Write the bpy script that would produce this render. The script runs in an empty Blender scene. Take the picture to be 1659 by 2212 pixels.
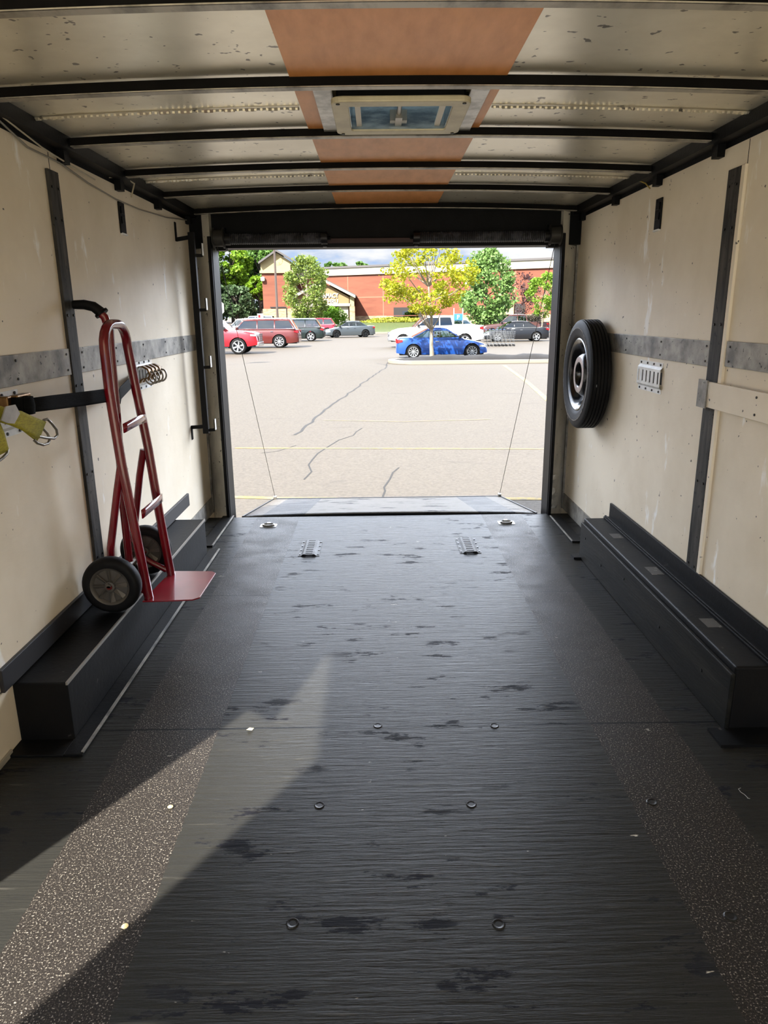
import bpy, math, random
from math import sin, cos, pi, sqrt, radians as R
from mathutils import Vector as V, Matrix
from mathutils.geometry import tessellate_polygon
random.seed(7)
sc = bpy.context.scene
C = sc.collection

# ------------------------------------------------------------------ camera, sky, sun, exposure
CAMROT = ((0.9999033668, 0.0121981339, -0.0066680241), (-0.0096710030, 0.2657965987, -0.9639806221), (-0.0099864265, 0.9639519561, 0.2658888821))
CH = 1.37; FPX = 1545.0
cd = bpy.data.cameras.new('camera'); cam = bpy.data.objects.new('camera', cd); C.objects.link(cam)
cd.sensor_fit = 'HORIZONTAL'; cd.sensor_width = 36; cd.lens = 36*FPX/1659; cd.clip_start = .02; cd.clip_end = 2000
m = Matrix(CAMROT).to_4x4(); m.translation = V((0, 0, CH)); cam.matrix_world = m
sc.camera = cam
sc.view_settings.view_transform = 'Standard'; sc.view_settings.look = 'None'
sc.view_settings.exposure = .16; sc.view_settings.gamma = 1; sc.view_settings.use_curve_mapping = False
SUN = 18.5; ALT = R(42); SKY_FILL = 13.5; SKY_GLOW = 6.0; SKY_LOW = .95
sl = bpy.data.lights.new('sun', 'SUN'); so = bpy.data.objects.new('sun', sl); C.objects.link(so)
sl.energy = SUN; sl.angle = R(.9); sl.color = (1, .95, .86)
sdir = V((.52*cos(ALT), .855*cos(ALT), -sin(ALT))).normalized()
so.rotation_euler = sdir.to_track_quat('-Z', 'Y').to_euler(); so.location = (-20, -30, 40)

w = bpy.data.worlds.new('world'); sc.world = w; w.use_nodes = True
nt = w.node_tree; N = nt.nodes; Lk = nt.links; N.clear()
def nd(t, **k):
    n = N.new(t)
    for a, b in k.items(): setattr(n, a, b)
    return n
def mth(op, a, b=None, c=None, clamp=False):
    n = nd('ShaderNodeMath', operation=op, use_clamp=clamp)
    for i, x in enumerate((a, b, c)):
        if x is None: continue
        if isinstance(x, (int, float)): n.inputs[i].default_value = x
        else: Lk.new(x, n.inputs[i])
    return n.outputs[0]
tc = nd('ShaderNodeTexCoord'); sp = nd('ShaderNodeSeparateXYZ'); Lk.new(tc.outputs['Generated'], sp.inputs[0])
mp = nd('ShaderNodeMapping'); mp.inputs['Scale'].default_value = (5, 5, 17); Lk.new(tc.outputs['Generated'], mp.inputs[0])
nz = nd('ShaderNodeTexNoise'); nz.inputs['Scale'].default_value = 2.1; nz.inputs['Detail'].default_value = 6; nz.inputs['Roughness'].default_value = .55
Lk.new(mp.outputs[0], nz.inputs['Vector'])
cr = nd('ShaderNodeValToRGB'); Lk.new(nz.outputs[0], cr.inputs[0])
cr.color_ramp.elements[0].position = .36; cr.color_ramp.elements[0].color = (.36, .56, .92, 1)
cr.color_ramp.elements[1].position = .66; cr.color_ramp.elements[1].color = (1, 1, 1, 1)
e = cr.color_ramp.elements.new(.45); e.color = (.58, .68, .86, 1)
e = cr.color_ramp.elements.new(.54); e.color = (.84, .87, .93, 1)
def smooth(x, a, b_):   # clamped linear step
    return mth('DIVIDE', mth('SUBTRACT', x, a), b_-a, clamp=True)
# added interior fill: bright band in the unseen sky over the store side, dimmer zenith, glow round the sun
fill_band = mth('MULTIPLY', mth('MULTIPLY', smooth(sp.outputs[2], .105, .2), mth('SUBTRACT', 1.0, smooth(sp.outputs[2], .42, .62))), smooth(sp.outputs[1], .1, .5))
fill_band = mth('MULTIPLY', fill_band, mth('ADD', mth('MULTIPLY', sp.outputs[0], .8), 1.0))  # added fill made stronger to the right, for the left wall
dotn = nd('ShaderNodeVectorMath', operation='DOT_PRODUCT'); Lk.new(tc.outputs['Generated'], dotn.inputs[0]); dotn.inputs[1].default_value = (-sdir)[:]
glow = mth('MULTIPLY', mth('POWER', mth('MAXIMUM', dotn.outputs['Value'], 0), 5), SKY_GLOW)
st = mth('ADD', mth('ADD', mth('MULTIPLY', fill_band, SKY_FILL), SKY_LOW), glow)
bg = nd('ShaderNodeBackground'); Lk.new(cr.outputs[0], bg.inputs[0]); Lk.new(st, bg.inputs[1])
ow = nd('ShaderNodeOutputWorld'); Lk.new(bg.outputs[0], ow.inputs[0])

# ------------------------------------------------------------------ helpers
CR = Matrix(CAMROT)
def ray(u, v): return CR @ V(((u-829.5)/FPX, -(v-1106)/FPX, -1))
O0 = V((0, 0, CH))
def ax(u, v, x): r = ray(u, v); return O0 + r*(x/r.x)      # point seen at u,v on the plane x = const
def ay(u, v, y): r = ray(u, v); return O0 + r*(y/r.y)      # ... y = const
def az(u, v, z): r = ray(u, v); return O0 + r*((z-CH)/r.z)  # ... z = const
def lin(c): return c/12.92 if c <= .04045 else ((c+.055)/1.055)**2.4
def rgb(h):
    if isinstance(h, tuple): return (*h, 1)
    return tuple(lin(int(h[i:i+2], 16)/255) for i in (0, 2, 4))+(1,)
def col(c, k=1): return tuple(x*k for x in rgb(c)[:3])+(1,)

MATS = {}
def mat(name, c, rough=.6, metal=0, c2=None, scale=5, stretch=(1, 1, 1), lo=.4, hi=.65, bump=0, bscale=None, bstretch=None,
        specks=None, coat=0, spec=.5, translucent=0, detail=5, noise2=None):
    """procedural material; c2 mixes in by noise, specks = (colour, scale, threshold)"""
    if name in MATS: return MATS[name]
    mt = bpy.data.materials.new(name); mt.use_nodes = True; MATS[name] = mt
    t = mt.node_tree; n = t.nodes; l = t.links; b = n['Principled BSDF']
    b.inputs['Roughness'].default_value = rough; b.inputs['Metallic'].default_value = metal
    b.inputs['Specular IOR Level'].default_value = spec
    if coat: b.inputs['Coat Weight'].default_value = coat; b.inputs['Coat Roughness'].default_value = .06
    tcn = n.new('ShaderNodeTexCoord'); cur = None
    def noise(s, stv, d=5, rg=.6):
        a = n.new('ShaderNodeMapping'); a.inputs['Scale'].default_value = stv; l.new(tcn.outputs['Object'], a.inputs[0])
        q = n.new('ShaderNodeTexNoise'); q.inputs['Scale'].default_value = s; q.inputs['Detail'].default_value = d; q.inputs['Roughness'].default_value = rg
        l.new(a.outputs[0], q.inputs['Vector']); return q.outputs[0]
    def ramp(f, a, z, ca=(0, 0, 0, 1), cb=(1, 1, 1, 1)):
        r = n.new('ShaderNodeValToRGB'); l.new(f, r.inputs[0]); e = r.color_ramp.elements
        e[0].position = a; e[0].color = ca; e[1].position = z; e[1].color = cb; return r.outputs[0]
    def mix(f, a, bb):
        x = n.new('ShaderNodeMix'); x.data_type = 'RGBA'; l.new(f, x.inputs[0])
        for i, q in ((6, a), (7, bb)):
            if isinstance(q, tuple): x.inputs[i].default_value = q
            else: l.new(q, x.inputs[i])
        return x.outputs[2]
    c = rgb(c); cur = c
    if c2 is not None: cur = ramp(noise(scale, stretch, detail), lo, hi, c, rgb(c2))
    if noise2 is not None: cur = mix(ramp(noise(noise2[1], noise2[4] if len(noise2) > 4 else (1, 1, 1)), noise2[2], noise2[3]), cur, rgb(noise2[0]))
    if specks is not None:
        cur = mix(ramp(noise(specks[1], (1, 1, 1), 2, .5), specks[2], specks[2]+.03), cur, rgb(specks[0]))
    if isinstance(cur, tuple): b.inputs['Base Color'].default_value = cur
    else: l.new(cur, b.inputs['Base Color'])
    if bump:
        bn = n.new('ShaderNodeBump'); bn.inputs['Strength'].default_value = bump; bn.inputs['Distance'].default_value = .01
        l.new(noise(bscale or scale, bstretch or stretch, 4), bn.inputs['Height']); l.new(bn.outputs[0], b.inputs['Normal'])
    if translucent:
        tr = n.new('ShaderNodeBsdfTranslucent'); ms = n.new('ShaderNodeMixShader'); ms.inputs[0].default_value = translucent
        if isinstance(cur, tuple): tr.inputs[0].default_value = cur
        else: l.new(cur, tr.inputs[0])
        l.new(b.outputs[0], ms.inputs[1]); l.new(tr.outputs[0], ms.inputs[2]); l.new(ms.outputs[0], n['Material Output'].inputs[0])
    return mt
def glassmat(name, c, a, rough=.02):
    if name in MATS: return MATS[name]
    mt = bpy.data.materials.new(name); mt.use_nodes = True; MATS[name] = mt
    t = mt.node_tree; n = t.nodes; l = t.links; n.remove(n['Principled BSDF'])
    g = n.new('ShaderNodeBsdfGlossy'); g.inputs['Roughness'].default_value = rough; g.inputs[0].default_value = (.9, .95, 1, 1)
    tr = n.new('ShaderNodeBsdfTransparent'); tr.inputs[0].default_value = rgb(c)
    fr = n.new('ShaderNodeFresnel'); fr.inputs[0].default_value = 1.5
    mt_ = n.new('ShaderNodeMath'); mt_.operation = 'ADD'; mt_.inputs[1].default_value = a; l.new(fr.outputs[0], mt_.inputs[0])
    ms = n.new('ShaderNodeMixShader'); l.new(mt_.outputs[0], ms.inputs[0]); l.new(tr.outputs[0], ms.inputs[1]); l.new(g.outputs[0], ms.inputs[2])
    l.new(ms.outputs[0], n['Material Output'].inputs[0]); return mt

class MB:
    def __init__(s): s.v = []; s.f = []
    def add(s, vs, fs):
        o = len(s.v); s.v += [tuple(p) for p in vs]; s.f += [tuple(i+o for i in f) for f in fs]; return s
    def box(s, x0, x1, y0, y1, z0, z1):
        return s.add([(x, y, z) for x in (x0, x1) for y in (y0, y1) for z in (z0, z1)],
                     [(0, 1, 3, 2), (4, 6, 7, 5), (0, 4, 5, 1), (2, 3, 7, 6), (0, 2, 6, 4), (1, 5, 7, 3)])
    def obox(s, M, hx, hy, hz):   # oriented box by 4x4 matrix and half sizes
        return s.add([M @ V((x, y, z)) for x in (-hx, hx) for y in (-hy, hy) for z in (-hz, hz)],
                     [(0, 1, 3, 2), (4, 6, 7, 5), (0, 4, 5, 1), (2, 3, 7, 6), (0, 2, 6, 4), (1, 5, 7, 3)])
    def bar(s, a, b, wd, th, up=(0, 0, 1)):
        a = V(a); b = V(b); d = (b-a); L = d.length; d.normalize(); sx = d.cross(V(up))
        if sx.length < 1e-4: sx = d.cross(V((1, 0, 0)))
        sx.normalize(); uz = sx.cross(d)
        M = Matrix((d, sx, uz)).transposed().to_4x4(); M.translation = (a+b)/2
        return s.obox(M, L/2, wd/2, th/2)
    def tube(s, pts, r, n=10, cap=True, closed=False):
        P = [V(p) for p in pts]; k = len(P); rs = r if isinstance(r, (list, tuple)) else [r]*k
        nrm = None; rings = []
        for i in range(k):
            if closed: t = P[(i+1) % k]-P[i-1]
            else: t = P[min(i+1, k-1)]-P[max(i-1, 0)]
            t.normalize()
            if nrm is None:
                nrm = t.orthogonal().normalized()
            nrm = (nrm-t*nrm.dot(t)); nrm.normalize(); bn = t.cross(nrm)
            rings.append([P[i]+(nrm*cos(2*pi*j/n)+bn*sin(2*pi*j/n))*rs[i] for j in range(n)])
        vs = [p for rr in rings for p in rr]; fs = []
        for i in range(k if closed else k-1):
            a = i*n; b = ((i+1) % k)*n
            for j in range(n): fs.append((a+j, a+(j+1) % n, b+(j+1) % n, b+j))
        if cap and not closed: fs.append(tuple(range(n))[::-1]); fs.append(tuple((k-1)*n+j for j in range(n)))
        return s.add(vs, fs)
    def lathe(s, prof, n=32, M=None, closed=False):   # prof = [(r, h)] about local z
        M = M or Matrix(); k = len(prof)
        vs = [M @ V((r*cos(2*pi*j/n), r*sin(2*pi*j/n), h)) for r, h in prof for j in range(n)]; fs = []
        for i in range(k if closed else k-1):
            a = i*n; b = ((i+1) % k)*n
            for j in range(n): fs.append((a+j, a+(j+1) % n, b+(j+1) % n, b+j))
        return s.add(vs, fs)
    def cyl(s, a, b, r, n=16, r2=None): return s.tube([a, b], [r, r if r2 is None else r2], n)
    def prism(s, poly, h, M=None):   # 2D polygon in local xy extruded 0..h
        M = M or Matrix(); k = len(poly)
        return s.add([M @ V((x, y, z)) for z in (0, h) for x, y in poly],
                     [tuple(range(k))[::-1], tuple(range(k, 2*k))]+[(i, (i+1) % k, k+(i+1) % k, k+i) for i in range(k)])
    def sheet(s, rows, th=0):        # grid of points
        nr = len(rows); nc = len(rows[0]); vs = [p for r in rows for p in r]
        return s.add(vs, [(i*nc+j, i*nc+j+1, (i+1)*nc+j+1, (i+1)*nc+j) for i in range(nr-1) for j in range(nc-1)])
    def build(s, name, material, parent=None, smooth=None, bevel=0, solid=0, subs=0, kind=None, label=None, seg=2):
        me = bpy.data.meshes.new(name); me.from_pydata(s.v, [], s.f); me.validate(); me.update()
        me.materials.append(material)
        if smooth is not None:
            me.shade_smooth(); me.set_sharp_from_angle(angle=R(smooth))
        o = bpy.data.objects.new(name, me); C.objects.link(o)
        if parent is not None: o.parent = parent
        if solid: q = o.modifiers.new('solid', 'SOLIDIFY'); q.thickness = solid; q.offset = 0
        if bevel: q = o.modifiers.new('bevel', 'BEVEL'); q.width = bevel; q.segments = seg; q.limit_method = 'ANGLE'; q.angle_limit = R(40)
        if subs: q = o.modifiers.new('sub', 'SUBSURF'); q.levels = subs; q.render_levels = subs
        if kind: o['kind'] = kind
        if label: o['label'] = label
        return o
def tag(o, label, cat, group=None, kind=None):
    o['label'] = label; o['category'] = cat
    if group: o['group'] = group
    if kind: o['kind'] = kind
    return o
def thing(name, label, cat, loc=(0, 0, 0), rz=0, group=None):
    o = bpy.data.objects.new(name, None); C.objects.link(o); o.location = loc; o.rotation_euler = (0, 0, rz); o.empty_display_size = .1
    return tag(o, label, cat, group)
def struct(name, mb, mt, **k): return mb.build(name, mt, kind='structure', **k)
def copy_tree(o, parent=None):
    c = o.copy(); C.objects.link(c); c.parent = parent
    for ch in [q for q in bpy.data.objects if q.parent == o]: copy_tree(ch, c)
    return c
def trs(loc, xa, ya, za):
    M = Matrix((V(xa), V(ya), V(za))).transposed().to_4x4(); M.translation = V(loc); return M
def arc(cx, cy, r, a0, a1, n): return [(cx+r*cos(a0+(a1-a0)*i/n), cy+r*sin(a0+(a1-a0)*i/n)) for i in range(n+1)]
def rrect(x0, x1, y0, y1, r, n=5):
    return arc(x1-r, y1-r, r, 0, pi/2, n)+arc(x0+r, y1-r, r, pi/2, pi, n)+arc(x0+r, y0+r, r, pi, 1.5*pi, n)+arc(x1-r, y0+r, r, 1.5*pi, 2*pi, n)

# ------------------------------------------------------------------ materials
wallpaint = mat('cream_wall_paint', 'f0e5d0', .5, c2='dfd2ba', scale=1.3, specks=('4a443c', 34, .735), noise2=('fdfbf6', 2.6, .63, .70, (1, 3.2, 1.1)), bump=.08, bscale=40, bstretch=(1, .3, 1))
rawalu = mat('weathered_metal_strip', 'a29e95', .5, .25, c2='5f5d59', scale=9, lo=.38, hi=.66, specks=('2c2b29', 60, .68), bump=.1, bscale=60)
batten = mat('worn_dark_batten', '4e4b46', .6, 0, spec=.2, c2='201f1d', scale=5, stretch=(2, 6, .8), lo=.35, hi=.62, specks=('1a1a18', 50, .66))
blackpaint = mat('black_paint', '08090a', .5, c2='0f1012', scale=12, bump=.1, bscale=80, spec=.12)
floorzinc = mat('dimmed_floor_zinc', '7e8081', .6, 0, c2='6c6d6e', scale=20, spec=.2)  # zinc copy darkened for the floor plates, where bright zinc overexposes
blackmetal = mat('black_metal', '060607', .45, 0, spec=.15)
boxblack = mat('black_sheet_steel', '0c0d0e', .5, 0, c2='151413', scale=4, specks=('3d3a38', 26, .74), bump=.1, bscale=50, spec=.13)
boxwood = mat('black_stained_board', '141411', .5, 0, c2='2b2924', scale=5, stretch=(1, .35, 3), lo=.4, hi=.7, specks=('0a0a0a', 30, .74), bump=.15, bscale=30, spec=.15)
lauan = mat('brown_plywood', 'eba364', .42, c2='d48c4c', spec=.65, scale=22, stretch=(1, .25, 1), lo=.3, hi=.7, noise2=('efa55c', 4, .5, .8), bump=.05, bscale=60)
roofsheet = mat('dull_roof_sheet', 'f2ecda', .29, .62, c2='e0d9c6', scale=3, specks=('7a746a', 30, .68), bump=.05, bscale=8)
bowblack = mat('black_bow_web', '070606', .6, c2='100e0d', scale=8, spec=.1)
bowlip = mat('worn_bow_flange', 'b4aea2', .4, .4, c2='5a564f', scale=4, stretch=(2, 1, 1), lo=.45, hi=.7)
galv = mat('galvanised_steel', 'c3c2be', .35, .6, c2='93928e', scale=14, lo=.4, hi=.6)
zinc = mat('bright_zinc', 'eef0ef', .42, .1, c2='dcdedd', scale=20)
red = mat('red_gloss_enamel', '7d0f1d', .18, 0, coat=.6, c2='6c0b19', scale=6)
rubber = mat('black_rubber', '0c0c0e', .62, c2='141415', spec=.2, scale=30)
tirerub = mat('tyre_rubber', '0a0a0b', .6, c2='111010', spec=.2, scale=18, bump=.1, bscale=90)
hubgrey = mat('grey_plastic_hub', '55514c', .4)
steel = mat('dull_steel', '8d8981', .35, .8)
brass = mat('yellow_zinc_steel', '8a6b45', .3, .85, c2='6b4e33', scale=20)
webyel = mat('yellow_webbing', 'a9a01c', .8, c2='8b8314', scale=60, stretch=(1, 1, 4), specks=('7a2a10', 90, .74), bump=.2, bscale=200)
webblk = mat('black_webbing', '08090a', .8, spec=.1, c2='0f1011', scale=40, stretch=(1, .3, 3), bump=.3, bscale=160)
tape = mat('silver_tape', 'a9a6a2', .45, .2, c2='8f8c88', scale=12)
cream = mat('cream_vent_frame', 'cfc6a8', .45, .1, c2='b7ad90', scale=8)
milky = mat('smoked_acrylic_lid', 'aab3b5', .3, translucent=.6)
screwm = mat('dark_screw', '1c1b1a', .4, .5)
rawwood = mat('bare_board', 'a19b8c', .65, c2='6e6a60', scale=9, stretch=(1, .4, 2), specks=('2d2a26', 40, .7))

# floor: black painted plywood, grain across, with two gritty traction strips and board seams
def floor_material(name, strips, seams, paint_chips=True, base=('242423', '2d2c28', '252220', '544e47')):
    mt = bpy.data.materials.new(name); mt.use_nodes = True; t = mt.node_tree; n = t.nodes; l = t.links; b = n['Principled BSDF']
    tcn = n.new('ShaderNodeTexCoord'); sp = n.new('ShaderNodeSeparateXYZ'); l.new(tcn.outputs['Object'], sp.inputs[0])
    def M_(op, a, bb=None, clamp=False):
        q = n.new('ShaderNodeMath'); q.operation = op; q.use_clamp = clamp
        for i, x in enumerate((a, bb)):
            if x is None: continue
            if isinstance(x, (int, float)): q.inputs[i].default_value = x
            else: l.new(x, q.inputs[i])
        return q.outputs[0]
    def noise(s, stv, d=5, rg=.6, dist=0):
        a = n.new('ShaderNodeMapping'); a.inputs['Scale'].default_value = stv; l.new(tcn.outputs['Object'], a.inputs[0])
        q = n.new('ShaderNodeTexNoise'); q.inputs['Scale'].default_value = s; q.inputs['Detail'].default_value = d; q.inputs['Roughness'].default_value = rg
        q.inputs['Distortion'].default_value = dist; l.new(a.outputs[0], q.inputs['Vector']); return q.outputs[0]
    def ramp(f, a, z): return M_('DIVIDE', M_('SUBTRACT', f, a), z-a, True)
    def mix(f, a, bb):
        x = n.new('ShaderNodeMix'); x.data_type = 'RGBA'; l.new(f, x.inputs[0])
        for i, q in ((6, a), (7, bb)):
            if isinstance(q, tuple): x.inputs[i].default_value = q
            else: l.new(q, x.inputs[i])
        return x.outputs[2]
    X, Y = sp.outputs[0], sp.outputs[1]
    strip = None
    jag = M_('MULTIPLY', M_('SUBTRACT', noise(30, (1, 1, 1)), .5), .012)
    Xj = M_('ADD', X, jag)
    for a, z in strips:
        q = M_('MULTIPLY', M_('GREATER_THAN', Xj, a), M_('LESS_THAN', Xj, z)); strip = q if strip is None else M_('ADD', strip, q, True)
    seam = None
    Yj = M_('ADD', Y, M_('MULTIPLY', M_('SUBTRACT', noise(4, (1, 1, 1)), .5), .012))
    for s_ in seams:
        q = M_('LESS_THAN', M_('ABSOLUTE', M_('SUBTRACT', Yj, s_)), .0042); seam = q if seam is None else M_('ADD', seam, q, True)
    grain = noise(14, (.35, 5, 1), 6, .65, .35); grain2 = noise(60, (.16, 3.2, 1), 3, .6)
    patch = M_('MULTIPLY', ramp(noise(3.4, (1, 3.4, 1), 10, .72), .575, .595), ramp(noise(.9, (1, 1.3, 1), 2), .42, .5))
    grit = noise(210, (1, 1, 1), 3, .7); gpatch = noise(5, (1, 1.6, 1), 6, .65)
    chips = M_('MULTIPLY', ramp(noise(16, (.6, 2.5, 1), 4, .6), .715, .735), 1.0)
    c = mix(grain, col(base[0]), col(base[1]))
    c = mix(patch, c, col('17171c'))
    c = mix(M_('MULTIPLY', ramp(grain, .62, .72), .5), c, col('55524c'))
    sc_ = mix(ramp(grit, .5, .7), col(base[2]), col(base[3]))
    sc_ = mix(ramp(grit, .60, .67), sc_, col('aaa295'))  # pale specks: sun sparkle on the grit painted into the colour
    c = mix(strip, c, sc_)
    if paint_chips: c = mix(chips, c, col('b9b3a4'))  # pale paint chips scattered over the boards
    if seam is not None: c = mix(seam, c, col('060606'))
    l.new(c, b.inputs['Base Color'])
    r = M_('ADD', M_('MULTIPLY', grain, .16), .25)
    r = M_('ADD', r, M_('MULTIPLY', patch, .34))
    r = M_('ADD', M_('MULTIPLY', M_('SUBTRACT', 1.0, strip), r), M_('MULTIPLY', strip, M_('ADD', M_('MULTIPLY', gpatch, .5), .18)))
    l.new(r, b.inputs['Roughness']); b.inputs['Specular IOR Level'].default_value = .085
    h = M_('ADD', M_('MULTIPLY', grain, .8), M_('MULTIPLY', grain2, .25))
    h = M_('ADD', M_('MULTIPLY', M_('SUBTRACT', 1.0, strip), h), M_('MULTIPLY', strip, M_('MULTIPLY', grit, .28)))
    if seam is not None: h = M_('SUBTRACT', h, seam)
    bn = n.new('ShaderNodeBump'); bn.inputs['Strength'].default_value = .75; bn.inputs['Distance'].default_value = .006
    l.new(h, bn.inputs['Height']); l.new(bn.outputs[0], b.inputs['Normal'])
    return mt
floorm = floor_material('black_painted_plywood_floor', [(-.86, -.56), (.72, 1.0)], [2.183, 3.402, 3.998])
rampm = floor_material('weathered_ramp_plywood', [(-.84, -.53), (.71, .98)], [], False, ('4a443a', '5a5348', '232428', '403e3a'))

# ------------------------------------------------------------------ trailer shell
XL, XR, YE = -1.21, 1.34, 5.10
XM = (XL+XR)/2
FY = -1.6
b = MB(); b.box(XL-.04, XR+.04, FY, 4.87, -.12, 0); struct('floor', b, floorm)
# left wall with the side door opening behind the viewpoint
DY0, DY1, DZ = .29, 1.10, 1.80
b = MB(); b.box(XL-.04, XL, FY, DY0, -.1, 2.06); b.box(XL-.04, XL, DY1, YE, -.1, 1.965); b.box(XL-.04, XL, DY0, DY1, DZ, 2.06)
b.box(XL-.04, XL-.012, DY1, YE, 1.965, 2.08)
struct('wall_left', b, wallpaint)
b = MB(); b.box(XR, XR+.04, FY, YE, -.1, 1.965); b.box(XR+.012, XR+.04, FY, YE, 1.965, 2.08); struct('wall_right', b, wallpaint)
# crowned ceiling skin with the vent hole
def zc(x): return 2.058-.03*((x-XM)/1.275)**2
VX0, VX1, VY0, VY1 = -.095, .265, 2.54, 2.88
xs = sorted(set([XL-.04+i*(XR-XL+.08)/20 for i in range(21)]+[VX0, VX1])); ys = [FY, 1.2, VY0, VY1, 3.6, 4.3, 5.12]
b = MB(); nx = len(xs); fs = []
for j in range(len(ys)-1):
    for i in range(nx-1):
        if VX0-1e-6 <= xs[i] < VX1-1e-6 and ys[j] == VY0: continue
        fs.append((j*nx+i, j*nx+i+1, (j+1)*nx+i+1, (j+1)*nx+i))
b.add([(x, y, zc(x)) for y in ys for x in xs], fs)
o = struct('ceiling', b, roofsheet, smooth=60)
# brown plywood strip down the middle of the ceiling
b = MB()
BX0, BX1 = -.25, .395
for (x0, x1, y0, y1) in ((BX0, BX1, 1.1, 2.42), (BX0, VX0-.09, 2.42, 3.01), (VX1+.10, BX1, 2.42, 3.01), (BX0, BX1, 3.01, 5.06)):
    k = 5
    for i in range(k):
        a = x0+(x1-x0)*i/k; c_ = x0+(x1-x0)*(i+1)/k
        b.add([(a, y0, zc(a)-.006), (c_, y0, zc(c_)-.006), (c_, y1, zc(c_)-.006), (a, y1, zc(a)-.006)], [(0, 1, 2, 3)])
struct('trim_1', b, lauan, smooth=60, label='brown plywood strip along the middle of the ceiling')
# lapped roof sheet seams with rivets
for k, yy in enumerate((2.72, 3.93)):
    b = MB()
    for (x0, x1) in ((XL, BX0-.005), (BX1+.005, XR)):
        n_ = 26
        for i in range(n_):
            a = x0+(x1-x0)*i/n_; c_ = x0+(x1-x0)*(i+1)/n_
            dip = .004+.003*(i % 2)
            b.add([(a, yy-.012, zc(a)-.003), (c_, yy-.012, zc(c_)-.003), (c_, yy, zc(c_)-.004-dip), (a, yy, zc(a)-.004-dip), (c_, yy+.002, zc(c_)-.003), (a, yy+.002, zc(a)-.003)], [(0, 1, 2, 3), (3, 2, 4, 5)])
        for i in range(48):
            a = x0+(x1-x0)*(i+.5)/48
            b.box(a-.004, a+.004, yy-.009, yy-.003, zc(a)-.011, zc(a)-.004)
    struct('trim_%d' % (2+k), b, roofsheet)
# dark cove rails along the wall tops, upper side posts
for k, (x0, x1) in enumerate(((XL-.012, XL+.055), (XR-.055, XR+.012))):
    b = MB(); b.box(x0, x1, FY, YE, 1.985, 1.995+.035)
    xa = XL-.012 if k == 0 else XR
    b.box(xa, xa+.012, FY, YE, 1.965, 2.05)
    for yy in (1.79, 2.40, 3.01, 3.63, 4.24, 4.9):
        if k == 0: b.box(XL-.008, XL+.03, yy-.02, yy+.03, 1.94, 2.03)
        else: b.box(XR-.03, XR+.008, yy-.02, yy+.03, 1.94, 2.03)
    struct('trim_%d' % (4+k), b, blackpaint)
# jambs (slanted galvanised face + black edge post), door header
jm = mat('jamb_steel', 'e4dfd2', .5, 0, c2='a5a197', scale=4, stretch=(1, 1, .5), lo=.38, hi=.68, specks=('2a2927', 40, .7))
for k, s_ in enumerate((-1, 1)):
    xw = XL if s_ < 0 else XR; xo = -1.045 if s_ < 0 else 1.183
    b = MB(); xi = xo+s_*.02
    b.add([(xw+s_*.03, YE, -.1), (xi, 4.90, -.1), (xi, 5.0, -.1), (xw+s_*.03, 5.16, -.1), (xw+s_*.03, YE, 2.05), (xi, 4.90, 2.05), (xi, 5.0, 2.05), (xw+s_*.03, 5.16, 2.05)],
          [(0, 1, 5, 4), (1, 2, 6, 5), (2, 3, 7, 6), (3, 0, 4, 7), (0, 3, 2, 1), (4, 5, 6, 7)])
    struct('trim_%d' % (6+2*k), b, jm, bevel=.003)
    b = MB(); b.box(min(xo, xi), max(xo, xi), 4.86, 5.04, -.08, 1.86); b.box(min(xo+s_*.004, xi+s_*.006), max(xo+s_*.004, xi+s_*.006), 4.84, 4.87, -.005, 1.86)
    struct('trim_%d' % (7+2*k), b, blackmetal, bevel=.003)
    # vertical edge channel where the wall ends
    b = MB(); x0 = xw if s_ < 0 else xw-.012
    b.box(x0, x0+.012, 5.01, 5.035, .0, 1.955); b.box(x0, x0+.02 if s_ < 0 else x0+.012, 5.06, 5.10, 0, 1.96); 
    if s_ > 0: b.box(x0-.008, x0, 5.06, 5.10, 0, 1.96)
    struct('trim_%d' % (10+k), b, rawalu)
b = MB(); b.box(XL, XR, 4.97, 5.14, 1.80, 2.055); struct('wall_rear_header', b, blackpaint); 
b = MB(); b.box(-1.04, 1.17, 4.93, 4.97, 1.795, 1.83); struct('trim_12', b, blackmetal)
# torn weather seal by the right jamb foot
b = MB(); pts = []
for i in range(9):
    z = .03+.03*i
    pts.append([(1.205+.012*sin(i*2.1), 4.885-.01*(i % 2), z), (1.235+.01*cos(i*1.7), 4.89, z+.008), (1.26+.008*sin(i), 4.905, z)])
b.sheet(pts); tag(b.build('torn_jamb_seal', mat('crumpled_foil', 'b9b5ab', .35, .4, bump=.6, bscale=60), solid=.004), 'crumpled torn silver seal at the foot of the right door jamb', 'seal')

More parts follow.
